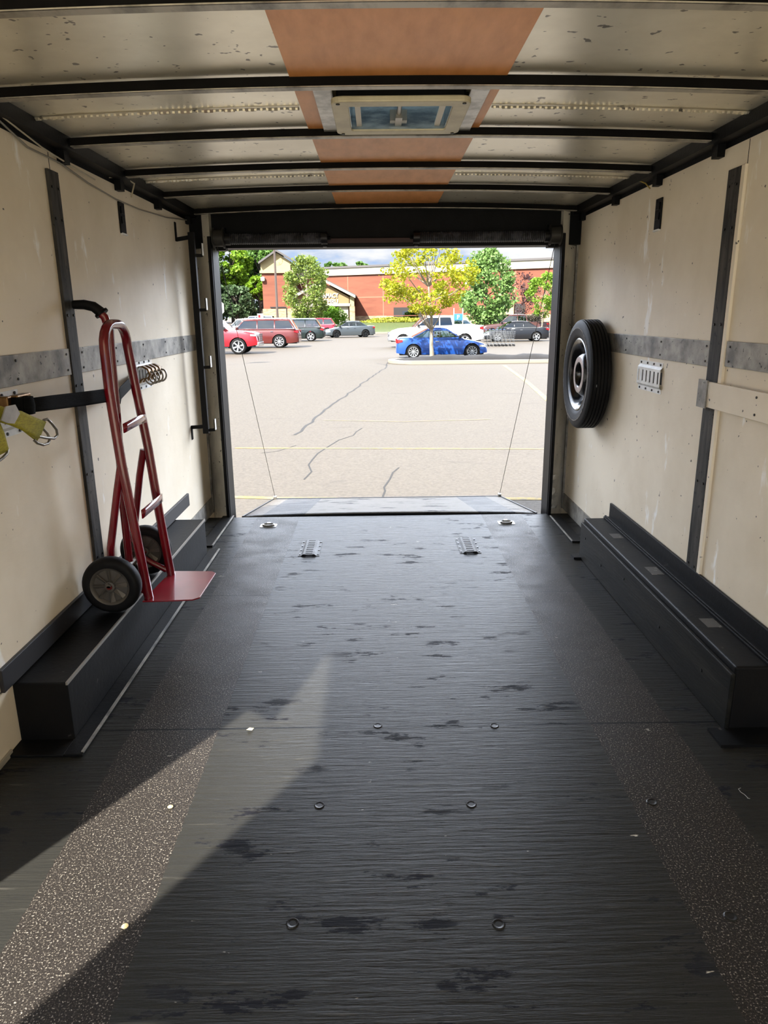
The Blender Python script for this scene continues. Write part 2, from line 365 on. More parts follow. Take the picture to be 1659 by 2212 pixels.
# ------------------------------------------------------------------ roof bows
bowtxt = ['roof bow nearest the viewer, cut by the top edge of the photo', 'second black roof bow, on the near side of the roof vent', 'black roof bow on the far side of the roof vent',
          'fourth black roof bow, just beyond the one behind the vent', 'fifth black roof bow, last but one before the rear opening', 'farthest black roof bow, right in front of the rear door header']
for k, yy in enumerate((1.79, 2.385, 3.0, 3.62, 4.23, 4.90)):
    t = thing('roof_bow', bowtxt[k], 'roof beam', (XM, yy, 1.99), group='black roof bows across the ceiling')
    wb = MB(); fl = MB(); n_ = 24
    rw = []; 
    for i in range(n_+1):
        x = (XL+.012)+(XR-XL-.024)*i/n_; z = zc(x)-.034-1.99
        rw.append([(x-XM, -.004, z), (x-XM, -.004, zc(x)-.004-1.99), (x-XM, 0, zc(x)-.004-1.99), (x-XM, 0, z)])
    wb.sheet([r+[r[0]] for r in rw])
    fl.sheet([[(r[0][0], -.005, r[0][2]), (r[0][0], .032, r[0][2]), (r[0][0], .032, r[0][2]+.003), (r[0][0], -.005, r[0][2]+.003), (r[0][0], -.005, r[0][2])] for r in rw])
    wb.build('web', bowblack, t, smooth=30); fl.build('flange', bowlip, t, smooth=30, label='worn lighter bottom flange')

# ------------------------------------------------------------------ roof vent
vx, vy = (VX0+VX1)/2, (VY0+VY1)/2
vt = thing('roof_vent', 'cream square roof vent with clear lid set in the brown ceiling strip', 'roof vent', (vx, vy, 2.03))
def ring(outer, inner, z0, z1, name, mt, parent, **k):
    bb = MB(); n_ = len(outer)
    vs = [(x, y, z) for z in (z0, z1) for x, y in outer]+[(x, y, z) for z in (z0, z1) for x, y in inner]; fs = []
    for i in range(n_):
        j = (i+1) % n_
        fs += [(i, j, n_+j, n_+i), (2*n_+j, 2*n_+i, 3*n_+i, 3*n_+j), (j, i, 2*n_+i, 2*n_+j), (n_+i, n_+j, 3*n_+j, 3*n_+i)]
    bb.add(vs, fs); return bb.build(name, mt, parent, **k)
ring(rrect(-.222, .222, -.215, .215, .035), rrect(-.168, .168, -.155, .155, .012), -.018, 0, 'frame', cream, vt, bevel=.004)
ring(rrect(-.172, .172, -.16, .16, .012), rrect(-.166, .166, -.153, .153, .012), -.012, .13, 'throat', mat('blue_grey_acrylic', '8f9da6', .15, .3, c2='5d6a76', scale=9, stretch=(1, 1, 5), lo=.4, hi=.6), vt)
ring(rrect(-.205, .205, -.2, .2, .012), rrect(-.171, .171, -.159, .159, .012), .0, .06, 'dark_filler', blackpaint, vt)  # filler closing the roof hole, blackened as the shade above the frame
b = MB(); b.box(-.215, .215, -.20, .20, .128, .132); b.build('lid', milky, vt)
b = MB(); b.tube([(0, -.15, .012), (0, .152, .012)], .008); b.box(-.03, .03, .09, .13, .0, .035); b.box(-.012, .012, .04, .15, -.004, .012); b.build('lid_crank', steel, vt)
for s_ in (-1, 1):
    b = MB(); b.box(s_*.140-.009, s_*.140+.009, -.15, .15, -.004, .006); b.build('screen_strip', mat('white_strip', 'e2ddd0', .5), vt)
for sx in (-1, 1):
    for sy in (-1, 1):
        b = MB(); b.lathe([(0, -.0215), (.006, -.021), (.0065, -.018)], 12, Matrix.Translation((sx*.2, sy*.192, 0))); b.build('screw', screwm, vt)
for s_, nm in ((-1, 'silver flashing strip left of the roof vent'), (1, 'silver flashing strip right of the roof vent')):
    x0 = vx+s_*.245; b = MB(); b.box(x0-.03, x0+.03, 2.41, 2.99, 2.038, 2.046)
    tag(b.build('vent_flashing', galv, bevel=.001), nm, 'metal strip', 'flashing strips beside the roof vent')

# ------------------------------------------------------------------ wall strips
def screws(b, pts, n, r=.005):
    for p in pts:
        a = V(p); nn = V(n); b.cyl(a, a+nn*.003, r, 8)
# vertical battens
for s_, xw, y0, y1, z0, z1, nm, lb in ((1, XL, 2.87, 2.96, .33, 1.90, 'wall_batten', 'dark worn vertical batten on the left wall behind the hand truck'),
                                        (-1, XR, 2.82, 2.92, .27, 1.88, 'wall_batten', 'dark worn vertical batten on the right wall')):
    t = thing(nm, lb, 'wall strip', (xw, (y0+y1)/2, z0))
    ym = (y0+y1)/2
    b = MB(); b.box(min(0, s_*.012), max(0, s_*.012), y0-ym, y1-ym, 0, z1-z0); b.build('strip', batten, t, bevel=.002)
    if s_ < 0: 
        b = MB(); b.box(-.012, 0, y0-ym-.03, y0-ym-.002, 0, z1-z0); b.build('edge_lath', wallpaint, t, bevel=.002)
    for zz in (.06, .42, .78, 1.05, 1.4, z1-z0-.06):
        for dy in (-.028, .028):
            b = MB(); b.cyl((s_*.012, dy, zz), (s_*.0155, dy, zz), .005, 8); b.build('screw', screwm, t)
def rail(x, s_, y0, y1, z0, z1, mt, label, th=.008, ends=None):
    t = thing('rub_rail', label, 'wall strip', (x, (y0+y1)/2, z0)); b = MB(); ym = (y0+y1)/2
    b.box(min(0, s_*th), max(0, s_*th), y0-ym, y1-ym, 0, z1-z0); b.build('strip', mt, t, bevel=.0015)
    k = max(2, int((y1-y0)/.4))
    for i in range(k+1):
        for zz in (.02, z1-z0-.02):
            b = MB(); yy = y0-ym+.03+(y1-y0-.06)*i/k; b.cyl((s_*th, yy, zz), (s_*(th+.003), yy, zz), .0045, 8); b.build('screw', screwm, t)
rail(XL, 1, 1.6, 2.868, 1.155, 1.255, rawalu, 'grey horizontal metal rub rail on the left wall, in front of the batten')
rail(XL, 1, 2.962, 5.00, 1.155, 1.255, rawalu, 'grey horizontal metal rub rail on the left wall, from batten to door')
rail(XR, -1, 2.922, 4.9, 1.155, 1.255, rawalu, 'grey horizontal metal rub rail on the right wall behind the spare wheel')
rail(XR, -1, 1.6, 2.785, 1.165, 1.26, rawalu, 'grey horizontal metal rub rail on the right wall, cut by the right photo edge')
rail(XR-.012, -1, 1.6, 2.94, 1.00, 1.10, wallpaint, 'cream painted board across the right batten, cut by the right photo edge', .014)
b = MB(); b.box(XR-.032, XR-.026, 2.86, 2.94, .995, 1.105); b.build('metal_end_cap', rawalu, bpy.data.objects['rub_rail.004'] if 'rub_rail.004' in bpy.data.objects else None)
o = bpy.data.objects['metal_end_cap']
if o.parent: o.location = -o.parent.location
# thin panel joints
for k, (xw, s_, yy) in enumerate(((XL, 1, 2.915), (XR, -1, 2.80))):
    b = MB(); b.box(min(xw, xw+s_*.001), max(xw, xw+s_*.001), yy-.0015, yy+.0015, .15, 1.963); struct('trim_%d' % (14+k), b, blackmetal)

# ------------------------------------------------------------------ wheel boxes and floor edging
t = thing('wheel_box', 'long black sheet metal wheel box along the left wall under the hand truck', 'wheel box', (-1.12, 3.1, 0))
b = MB(); b.box(-.09, .09, -.98, .965, 0, .218); b.build('housing', boxblack, t, bevel=.004)
b = MB(); b.box(.086, .0925, -.982, .967, .21, .2205); b.build('edge_bead', mat('worn_edge', '8f8b84', .45, .4), t, label='bare worn metal edge')
b = MB(); b.box(.09, .15, -1.07, 1.03, 0, .011); b.box(-.09, .09, -1.07, -.98, 0, .009); b.build('floor_flange', boxblack, t, bevel=.002)
b = MB(); b.box(.143, .152, -1.06, 1.03, .009, .0145); b.build('flange_edge', rawalu, t)
t = thing('wheel_box', 'long black board faced wheel box along the right wall below the spare wheel', 'wheel box', (1.253, 3.03, 0))
b = MB(); b.box(-.08, .085, -.9, .9, 0, .236); b.build('housing', boxblack, t, bevel=.008, seg=3)
b = MB(); b.box(-.095, -.0805, -.905, .90, 0, .212); b.build('side_board', boxwood, t, bevel=.003)
b = MB(); b.box(.03, .085, -.9, .9, .236, .245); b.box(.036, .046, -.9, .9, .245, .252); b.build('top_ledge', boxblack, t, bevel=.002)
b = MB(); b.box(.072, .084, -.9, .93, .236, .315); b.build('wall_lip', boxblack, t, bevel=.002)
b = MB(); b.box(-.15, .085, -1.0, -.9, 0, .010); b.build('front_flange', boxblack, t)
b = MB(); b.box(-.135, -.095, .86, .93, 0, .012); b.build('rear_flange', boxblack, t)
for yy, l_ in ((-.55, .04), (.02, .05), (.55, .04)):
    b = MB(); b.box(-.035, .02, yy-l_, yy+l_, .2362, .2368); b.build('worn_label', mat('rubbed_label', '4b4844', .6, c2='8a8680', scale=40, lo=.6, hi=.66), t)
for yy in (-.7, -.3, .15, .5, .8):
    b = MB(); b.cyl((-.095, yy, .12+.03*sin(yy*9)), (-.098, yy, .12+.03*sin(yy*9)), .006, 8); b.build('screw', screwm, t)
b = MB(); b.box(XL, XL+.014, 2.05, 4.38, .222, .30)
t = tag(b.build('backing_board', mat('dark_board', '232224', .5, c2='8d8578', scale=1.2, stretch=(.1, 1, .1), lo=.62, hi=.8, specks=('b8b0a0', 30, .74)), bevel=.002), 'dark board on the left wall just above the wheel box', 'board')
for k, (xw, s_, y0, y1) in enumerate(((XL, 1, 4.09, 5.02), (XR, -1, 3.98, 5.02), (XL, 1, 1.0, 2.05), (XR, -1, 1.0, 2.05))):
    b = MB(); b.box(min(xw, xw+s_*.008), max(xw, xw+s_*.008), y0, y1, 0, .115 if k < 2 else .02)
    struct('baseboard_%s' % ('left', 'right', 'left_front', 'right_front')[k], b, rawalu if k < 2 else rawwood, bevel=.001)
for k, (x0, x1, y0, y1, mt_) in enumerate(((-1.105, -1.03, 4.2, 4.88, boxblack), (1.19, 1.26, 4.2, 4.78, boxblack))):
    b = MB(); b.box(x0, x1, y0, y1, 0, .010); struct('trim_%d' % (16+2*k), b, mt_)
    xe = x1 if k == 0 else x0
    b = MB(); b.box(xe-.004, xe+.004, y0, y1, .008, .0135); struct('trim_%d' % (17+2*k), b, rawalu)

# ------------------------------------------------------------------ E-track plates
def etrack(name, label, M, L, W_, ns, group, mt=zinc):
    t = thing(name, label, 'tie-down plate', group=group); t.matrix_world = M
    bb = MB(); hl = L/2; hw = W_/2; cw = W_*.36
    bb.box(-hl, hl, -hw, -cw, 0, .003); bb.box(-hl, hl, cw, hw, 0, .003)
    bb.add([(-hl, -cw, .003), (hl, -cw, .003), (hl, -cw+.012, .013), (-hl, -cw+.012, .013), (-hl, cw, .003), (hl, cw, .003), (hl, cw-.012, .013), (-hl, cw-.012, .013)], [(0, 1, 2, 3), (5, 4, 7, 6)])
    c1 = cw-.012; s1 = c1-.012; p = L/ns; sw = p*.36
    bb.box(-hl, hl, -c1, -s1, .0105, .013); bb.box(-hl, hl, s1, c1, .0105, .013)
    e_ = -hl
    for i in range(ns):
        cxx = -hl+p*(i+.5); bb.box(e_, cxx-sw/2, -s1, s1, .0105, .013); e_ = cxx+sw/2
    bb.box(e_, hl, -s1, s1, .0105, .013)
    bb.build('plate', mt, t)
    k = MB(); k.box(-hl+.004, hl-.004, -s1, s1, .0005, .0015); k.build('recess', blackmetal, t)
    for i in range(4):
        for s_ in (-1, 1):
            q = MB(); x = -hl+L*(.08+.28*i); q.cyl((x, s_*(hw+cw)/2, .003), (x, s_*(hw+cw)/2, .0065), .0055, 10); q.build('screw', screwm, t)
    return t
gw = 'slotted tie-down plates'
etrack('tie_down_plate', 'slotted zinc tie-down plate on the right wall beside the batten', trs((XR, 3.55, 1.065), (0, -1, 0), (0, 0, 1), (-1, 0, 0)), .30, .145, 6, gw)
etrack('tie_down_plate', 'slotted zinc tie-down plate on the left wall holding the brown rings', trs((XL, 3.74, 1.085), (0, 1, 0), (0, 0, 1), (1, 0, 0)), .29, .145, 6, gw)
etrack('tie_down_plate', 'slotted zinc tie-down plate at the left photo edge behind the yellow strap', trs((XL, 2.28, 1.07), (0, 1, 0), (0, 0, 1), (1, 0, 0)), .30, .145, 6, gw)
etrack('tie_down_plate', 'slotted tie-down plate on the floor, left one by the ramp', trs((-.42, 4.145, 0), (0, 1, 0), (-1, 0, 0), (0, 0, 1)), .28, .125, 8, gw, floorzinc)
etrack('tie_down_plate', 'slotted tie-down plate on the floor, right one by the ramp', trs((.54, 4.16, 0), (0, 1, 0), (-1, 0, 0), (0, 0, 1)), .28, .125, 8, gw, floorzinc)
# recessed floor rings
for x, nm in ((-.75, 'recessed steel floor ring near the left end of the ramp'), (.86, 'recessed steel floor ring near the right end of the ramp')):
    t = thing('floor_ring', nm, 'tie-down ring', (x, 4.65, 0), group='recessed floor rings')
    b = MB(); b.prism(rrect(-.055, .055, -.04, .04, .012), .003); b.build('plate', galv, t)
    b = MB(); b.tube([(.038*cos(a), .026*sin(a), .008) for a in [2*pi*i/16 for i in range(16)]], .006, 8, closed=True); b.build('ring', steel, t)
    b = MB(); b.box(-.012, .012, .018, .034, .003, .016); b.build('clasp', galv, t)

# rings in the left plate
rlab = ['brown metal ring fitting nearest the hand truck', 'second brown ring fitting from the hand truck', 'third brown ring fitting from the hand truck', 'brown metal ring fitting nearest the door']
for k in range(4):
    yy = 3.665+.062*k
    t = thing('ring_fitting', rlab[k]+' on the left wall', 'tie-down ring', (XL+.013, yy, 1.11), group='ring fittings on the left wall plate')
    b = MB(); b.sheet([[(x, y_, z) for (x, z) in ((0, .02), (.02, .022), (.045, .008), (.055, -.018), (.045, -.035), (.015, -.04), (0, -.06))] for y_ in (-.02, .02)]); b.build('clip', brass, t, smooth=60, solid=.005)
    b = MB(); b.tube([(.055+.024*cos(a), .008*sin(a+.4), -.036+.030*sin(a)) for a in [2*pi*i/20 for i in range(20)]], .0045, 8, closed=True); b.build('ring', steel, t, smooth=60)

# ------------------------------------------------------------------ black socket plates, cable
for (xw, s_, yy, zz, lb) in ((XL, 1, 3.665, 1.825, 'small black socket plate high on the left wall'), (XR, -1, 3.62, 1.815, 'small black socket plate high on the right wall')):
    t = thing('socket_plate', lb, 'wall socket', (xw, yy, zz), group='black socket plates on the walls')
    b = MB(); b.box(min(0, s_*.007), max(0, s_*.007), -.038, .038, -.07, .07); b.build('plate', blackmetal, t, bevel=.002)
    b = MB()
    for dz in (.035, -.01): b.box(min(s_*.007, s_*.012), max(s_*.007, s_*.012), -.022, .022, dz-.016, dz+.016)
    b.build('socket', blackpaint, t, bevel=.002)
    b = MB(); b.box(min(0, s_*.012), max(0, s_*.012), -.034, .034, -.076, -.068); b.build('bright_lip', zinc, t, label='bright bottom edge')
pts = [ax(-30, 235, XL+.02), ax(0, 262, XL+.015), ax(60, 318, XL+.01), ax(130, 352, XL+.01), ax(190, 395, XL+.012), ax(250, 430, XL+.01), ax(300, 452, XL+.01), ax(360, 470, XL+.01), ax(425, 478, XL+.01)]
b = MB(); b.tube(pts, .0035, 6); tag(b.build('cable', mat('grey_cable', '8a857a', .5), smooth=60), 'thin grey cable sagging along the top of the left wall', 'cable')
pts = [ax(0, 248, XL+.03), ax(90, 318, XL+.03), ax(150, 356, XL+.025), ax(205, 388, XL+.02)]
b = MB(); b.tube(pts, .003, 6); tag(b.build('cable', mat('cream_cable', 'b5ad98', .5), smooth=60), 'second cream cable tucked into the left cove above the batten', 'cable')
b = MB(); b.tube([(XL+.03, 3.75, 1.93), (XL+.06, 3.72, 1.985), (XL+.04, 3.62, 2.0), (XL+.0, 3.55, 1.985)], .004, 6); tag(b.build('cable', mat('cream_cable', 'b5ad98'), smooth=60), 'short loop of cream cable poking out above the left socket plate', 'cable')
b = MB(); b.tube([(XR-.05, 3.85, 1.995), (XR-.05, 3.79, 1.99), (XR-.03, 3.75, 1.97), (XR-.01, 3.74, 1.945)], .0035, 6); tag(b.build('cable', mat('yellow_cable', '9a8440', .5), smooth=60), 'short loop of yellow cable above the right wall near its socket plate', 'cable')

# ------------------------------------------------------------------ tool rack on the left wall by the door
t = thing('tool_rack', 'black metal upright tool rack with hooks on the left wall by the door', 'rack', (XL, 4.62, .6))
px_ = .095
b = MB(); b.box(px_-.018, px_+.018, -.018, .018, .04, 1.26); b.build('post', blackmetal, t, bevel=.002)
for z0, zz in ((1.21, 1.25), (.0, .07)):
    b = MB(); b.box(0, .006, -.016, .016, z0 if z0 else .0, 1.32 if z0 else .085); b.bar((0, 0, 1.22 if z0 else .08), (px_, 0, 1.235 if z0 else .085), .022, .022); b.build('wall_bracket', blackmetal, t, bevel=.002)
for zz in (1.13, .81, .46, .06):
    b = MB(); b.bar((px_, 0, zz), (px_+.055, .02, zz), .02, .018); b.box(px_+.05, px_+.056, .008, .032, zz-.005, zz+.07); b.build('hook', blackmetal, t, bevel=.002)
    b = MB(); b.box(px_+.0565, px_+.060, .006, .034, zz, zz+.07); b.build('hook_tip', zinc, t, label='bright hook tip')

# ------------------------------------------------------------------ rolled door springs over the rear opening
springm = mat('black_coil_spring', '26262a', .45, c2='4a4a50', scale=14, lo=.5, hi=.6)
for x0, x1, nm in ((-.95, -.33, 'long black coil spring above the left half of the rear opening'), (.26, 1.10, 'long black coil spring above the right half of the rear opening')):
    t = thing('door_spring', nm, 'spring', ((x0+x1)/2, 4.88, 1.845), group='door springs above the rear opening'); hl = (x1-x0)/2
    b = MB(); pr = []; n_ = int((x1-x0)/.012)
    for i in range(n_):
        pr += [(.030, -hl+2*hl*i/n_), (.035, -hl+2*hl*(i+.5)/n_)]
    b.lathe(pr, 14, trs((0, 0, 0), (0, 1, 0), (0, 0, 1), (1, 0, 0))); b.build('coil', springm, t)
    for s_ in (-1, 1):
        b = MB(); b.lathe([(0, -.02), (.037, -.02), (.037, .02), (0, .02)], 14, trs((s_*hl, 0, 0), (0, 1, 0), (0, 0, 1), (1, 0, 0))); b.build('collar', mat('dull_black_cast', '1a191a', .4, .4), t, smooth=40)
    b = MB(); b.cyl((-hl-.04, 0, 0), (hl+.04, 0, 0), .011, 10); b.build('shaft', blackmetal, t)
for x0, nm in ((-1.00, 'dark cable drum at the top left corner of the rear opening'), (1.145, 'dark cable drum at the top right corner of the rear opening')):
    t = thing('cable_drum', nm, 'drum', (x0, 4.86, 1.85), group='cable drums')
    b = MB(); b.lathe([(.012, -.035), (.062, -.035), (.062, -.03), (.052, -.028), (.052, .028), (.062, .03), (.062, .035), (.012, .035)], 24, trs((0, 0, 0), (0, 1, 0), (0, 0, 1), (1, 0, 0))); b.build('spool', mat('drum_grey', '35332f', .45, .4), t, smooth=40)
    b = MB(); b.box(-.03, .03, .05, .12, -.07, .07); b.build('bracket', blackmetal, t)
t = thing('header_bracket', 'reddish dark bar between the two door springs', 'bracket', (-.03, 4.91, 1.83))
b = MB(); b.box(-.30, .29, -.012, .012, -.012, .016); b.build('bar', mat('rusty_bar', '3a2524', .6), t, bevel=.002)
for x in (-.30, .29):
    b = MB(); b.box(x-.012, x+.012, -.02, .05, -.035, .035); b.build('end_plate', blackmetal, t, bevel=.002)

# ------------------------------------------------------------------ ramp and its cables
t = thing('ramp', 'lowered plywood ramp door beyond the trailer floor', 'ramp', (0, 0, 0))
rn = 10; b = MB(); z0, z1, y0, y1 = -.006, -.262, 4.905, 6.42
for zo in (0, -.045):
    pass
def rz(x, f): return z0+(z1-z0)*f+.018*(1-((x-.07)/1.05)**2)*(1-f)
rows = [[(-.965+2.08*i/20, y0+(y1-y0)*j/rn, rz(-.965+2.08*i/20, j/rn)) for i in range(21)] for j in range(rn+1)]
b.sheet(rows); o = b.build('ramp_board', rampm, t, smooth=40); q = o.modifiers.new('solid', 'SOLIDIFY'); q.thickness = .045; q.offset = -1
b = MB(); b.sheet([[(r_[0], y0-.004, r_[2]-.003), (r_[0], y0-.004, -.06)] for r_ in rows[0]]); b.build('near_edge', blackmetal, t, solid=.004)
b = MB(); b.bar((-.972, y0, z0-.02), (-.972, y1, z1-.02), .012, .05); b.bar((1.122, y0, z0-.02), (1.122, y1, z1-.02), .012, .05); b.bar((-.972, y1, z1-.02), (1.122, y1, z1-.02), .012, .05); b.build('edge_frame', blackmetal, t)
b = MB(); b.cyl((-.95, 4.885, -.04), (1.1, 4.885, -.04), .014, 10); b.build('hinge', blackmetal, t)
for s_, x in ((-1, -.957), (1, 1.112)):
    b = MB(); b.box(x-.012, x+.012, 6.37, 6.42, z1, z1+.03); b.build('cable_anchor', steel, t)
for (a, c_, lb) in (((-1.02, 4.90, 1.80), (-.957, 6.39, z1+.025), 'thin steel ramp cable on the left of the rear opening'), ((1.155, 4.90, 1.80), (1.112, 6.39, z1+.025), 'thin steel ramp cable on the right of the rear opening')):
    b = MB(); b.cyl(a, c_, .0022, 6); tag(b.build('ramp_cable', mat('dark_wire', '3a3733', .5, .3)), lb, 'cable', 'ramp cables')

# ------------------------------------------------------------------ spare wheel on the right wall
def wheel_lathe(M, prof, n=48): b = MB(); b.lathe(prof, n, M); return b
t = thing('spare_wheel', 'black spare trailer wheel hung on the right wall beside the door', 'spare wheel', (1.258, 4.37, 1.01))
Mx = trs((0, 0, 0), (0, 0, 1.03), (0, 1.03, 0), (-.78, 0, 0))   # local z -> -x, towards the room
prof = [(.205, -.055), (.235, -.075), (.27, -.082), (.295, -.074), (.308, -.062)]
for g_ in range(-2, 3): prof += [(.312, g_*.024-.009), (.312, g_*.024+.006), (.307, g_*.024+.008), (.307, g_*.024+.013)]
prof += [(.308, .066), (.297, .076), (.285, .080), (.27, .084), (.262, .086), (.255, .083), (.235, .080), (.22, .074), (.207, .062), (.2, .05)]
wheel_lathe(Mx, prof, 72).build('tire', tirerub, t, smooth=35)
b = MB(); b.lathe([(.2625, .0865), (.268, .0862), (.2672, .0858)], 72, Mx); b.build('scuff_ring', mat('scuffed_sidewall', '7d776d', .7, c2='2a2826', scale=30, lo=.45, hi=.6), t, label='pale scuffed ring on the sidewall')
prof = [(.202, .060), (.208, .068), (.202, .071), (.190, .062), (.178, .050), (.170, .020), (.150, -.010), (.140, -.005), (.125, .030), (.105, .058), (.088, .064), (.074, .060), (.066, .045), (.062, -.02), (.0, -.02)]
wheel_lathe(Mx, prof, 48).build('rim', mat('black_gloss_steel', '0e0f12', .2, .0, coat=.5), t, smooth=50)
b = MB()
b.lathe([(.0725, .0602), (.088, .0648), (.104, .0592)], 48, Mx); b.build('hub_face', mat('pale_hub_ring', 'b5a8a4', .35, .2, c2='8d8380', scale=10), t, label='pale worn ring around the hub hole', smooth=50)
b = MB(); b.box(-.02, .08, -.03, .03, -.03, .03); b.build('wall_bracket', blackmetal, t)
for k in range(5):
    a = k*2*pi/5; b = MB(); b.cyl((-.0+.018, .047*sin(a), .047*cos(a)), (-.01, .047*sin(a), .047*cos(a)), .007, 8); b.build('stud', steel, t)
b = MB(); p0 = V((-.005, -.312, -.04)); b.box(-.035, -.02, -.3145, -.311, -.045, -.03); b.build('tread_mark', mat('pale_mark', '9b9a98', .6), t)

# ------------------------------------------------------------------ red hand truck
t = thing('hand_truck', 'red two-wheeled hand truck strapped upright against the left wall', 'hand truck', (-1.0, 2.94, .22))
def hp(x, y, z): return V((x+1.0, y-2.94, z-.22))
yn, yf = 2.80, 3.08
loop = [hp(-.968, yn, .232), hp(-.995, yn, .524), hp(-1.022, yn, .813), hp(-1.038, yn, 1.10), hp(-1.040, yn+.005, 1.22)]
for i in range(0, 6): a = pi-pi/2*i/5; loop.append(hp(-1.042, yn+.105+cos(a)*.095, 1.26+sin(a)*.085))
for i in range(0, 6): a = pi/2-pi/2*i/5; loop.append(hp(-1.042, yf-.105+cos(a)*.095, 1.26+sin(a)*.085))
loop += [hp(-1.040, yf-.005, 1.22), hp(-1.030, yf, 1.10), hp(-1.000, yf, .813), hp(-.980, yf, .524), hp(-.953, yf, .232)]
b = MB(); b.tube(loop, .0192, 14); b.build('frame', red, t, smooth=60)
ctr = [hp(-1.085, 2.94, .35), hp(-1.085, 2.94, .62), hp(-1.07, 2.94, .98), hp(-1.065, 2.94, 1.26), hp(-1.062, 2.94, 1.32), hp(-1.075, 2.94, 1.37), hp(-1.10, 2.94, 1.40)]
b = MB(); b.tube(ctr, .0165, 12); b.build('centre_tube', red, t, smooth=60)
b = MB(); b.tube([hp(-1.09, 2.94, 1.392), hp(-1.115, 2.94, 1.412), hp(-1.15, 2.94, 1.42), hp(-1.193, 2.94, 1.42)], [.021, .02, .019, .017], 14); b.build('grip', rubber, t, smooth=60)
b = MB(); b.tube([hp(-1.083, 2.94, 1.383), hp(-1.089, 2.94, 1.391)], .028, 16); b.build('grip_collar', blackmetal, t)
for y_ in (yn, yf):
    d_ = .02 if y_ < 2.9 else -.02
    b = MB(); b.tube([hp(-1.022, y_, .815), hp(-1.05, y_, .70), hp(-1.10, y_-d_*.5, .46), hp(-1.105, y_-d_*.5, .40), hp(-1.08, y_-d_*.5, .35)], .0155, 10); b.build('side_strut', red, t, smooth=60)
    b = MB(); b.tube([hp(-1.075, y_*.7+2.94*.3, .345), hp(-1.03, y_*.9+.294, .30), hp(-.972, y_, .26)], .014, 10); b.build('lower_brace', red, t, smooth=60)
for zz, xx in ((.95, -1.012), (.60, -.975)):
    b = MB(); b.sheet([[hp(xx+.014+.016*sin(pi*i/10), yn+(yf-yn)*i/10, z_+.012*sin(pi*i/10)) for i in range(11)] for z_ in (zz-.018, zz+.018)]); b.build('cross_strap', red, t, smooth=60, solid=.005)
b = MB(); b.cyl(hp(-1.075, 2.66, .345), hp(-1.075, 3.17, .345), .009, 10); b.build('axle', steel, t)
tp = [hp(-.985, 2.765, .232), hp(-.93, 2.765, .232), hp(-.78, 2.775, .232), hp(-.755, 2.80, .232), hp(-.752, 3.09, .232), hp(-.775, 3.115, .232), hp(-.965, 3.125, .232)]
b = MB(); k = len(tp); b.add(tp+[p+V((0, 0, .006)) for p in tp], [tuple(range(k))[::-1], tuple(range(k, 2*k))]+[(i, (i+1) % k, k+(i+1) % k, k+i) for i in range(k)])
b.build('toe_plate', mat('scuffed_red_plate', '8c1b2a', .28, 0, coat=.4, c2='7a0f1e', scale=5, specks=('c9a9a4', 30, .76)), t, bevel=.001)
for yw, nm in ((2.70, 'wheel'), (3.14, 'wheel')):
    Mw = trs(hp(-1.075, yw, .338), (1, 0, 0), (0, 0, 1), (0, -1, 0))
    b = MB(); b.lathe([(.078, -.03), (.095, -.033), (.108, -.028), (.115, -.015), (.117, 0), (.115, .015), (.108, .028), (.095, .033), (.078, .03)], 40, Mw)
    wh = b.build(nm, rubber, t, smooth=50)
    b = MB(); b.lathe([(.082, -.02), (.078, .029), (.070, .024), (.066, .012), (.022, .014), (.020, .030), (.010, .032), (0, .032)], 40, Mw); b.build('hub', hubgrey, wh, smooth=40)
    b = MB()
    for i in range(8):
        a = i*pi/4; d0 = V((cos(a), sin(a), 0)); q = V((-sin(a), cos(a), 0))
        vs = [Mw @ (d0*.022+q*.006+V((0, 0, .016))), Mw @ (d0*.068+q*.013+V((0, 0, .016))), Mw @ (d0*.068-q*.003+V((0, 0, .026))), Mw @ (d0*.022-q*.004+V((0, 0, .028)))]
        b.add(vs, [(0, 1, 2, 3)])
    b.build('hub_vanes', hubgrey, wh, solid=.003)
    b = MB(); b.lathe([(0, .040), (.008, .040), (.012, .032)], 12, Mw); b.build('axle_cap', mat('red_cap', '6a1a1a', .4), wh)

# strap around the hand truck and the yellow strap bundle
def ribbon(rows, n=6):   # rows: list of (top point, bottom point)
    b = MB(); b.sheet([[a.lerp(c_, i/n) for i in range(n+1)] for a, c_ in rows]); return b
t = thing('ratchet_strap', 'wide black webbing strap holding the hand truck to the left wall', 'strap', (0, 0, 0))
rows = [(ax(50, 862, -1.11), ax(52, 893, -1.11)), (ax(110, 854, -1.10), ax(110, 886, -1.10)), (ax(180, 846, -1.09), ax(180, 877, -1.09)), (ax(236, 839, -1.082), ax(236, 868, -1.082)),
        (V((-1.080, 2.93, 1.075)), V((-1.080, 2.93, 1.022))), (V((-1.060, 2.965, 1.080)), V((-1.060, 2.965, 1.027))), (V((-1.095, 3.08, 1.085)), V((-1.095, 3.08, 1.035))), (V((-1.19, 3.56, 1.105)), V((-1.19, 3.56, 1.055)))]
ribbon(rows).build('webbing', webblk, t, solid=.003, smooth=40)
b = MB(); b.lathe([(.02, -.027), (.034, -.027), (.037, 0), (.034, .027), (.02, .027)], 20, Matrix.Translation(ax(49, 876, -1.13))); b.build('strap_roll', webblk, t, smooth=40)
b = MB(); q = ax(30, 872, -1.15); b.bar(q, q+V((0, .09, 0)), .03, .05); b.bar(q+V((.0, -.02, .0)), q+V((-.05, -.02, .0)), .03, .05); b.build('ratchet_buckle', brass, t, bevel=.004)
t = thing('yellow_strap', 'yellow webbing strap bundle with taped middle and two wire hooks', 'strap', (0, 0, 0))
X1 = -1.085
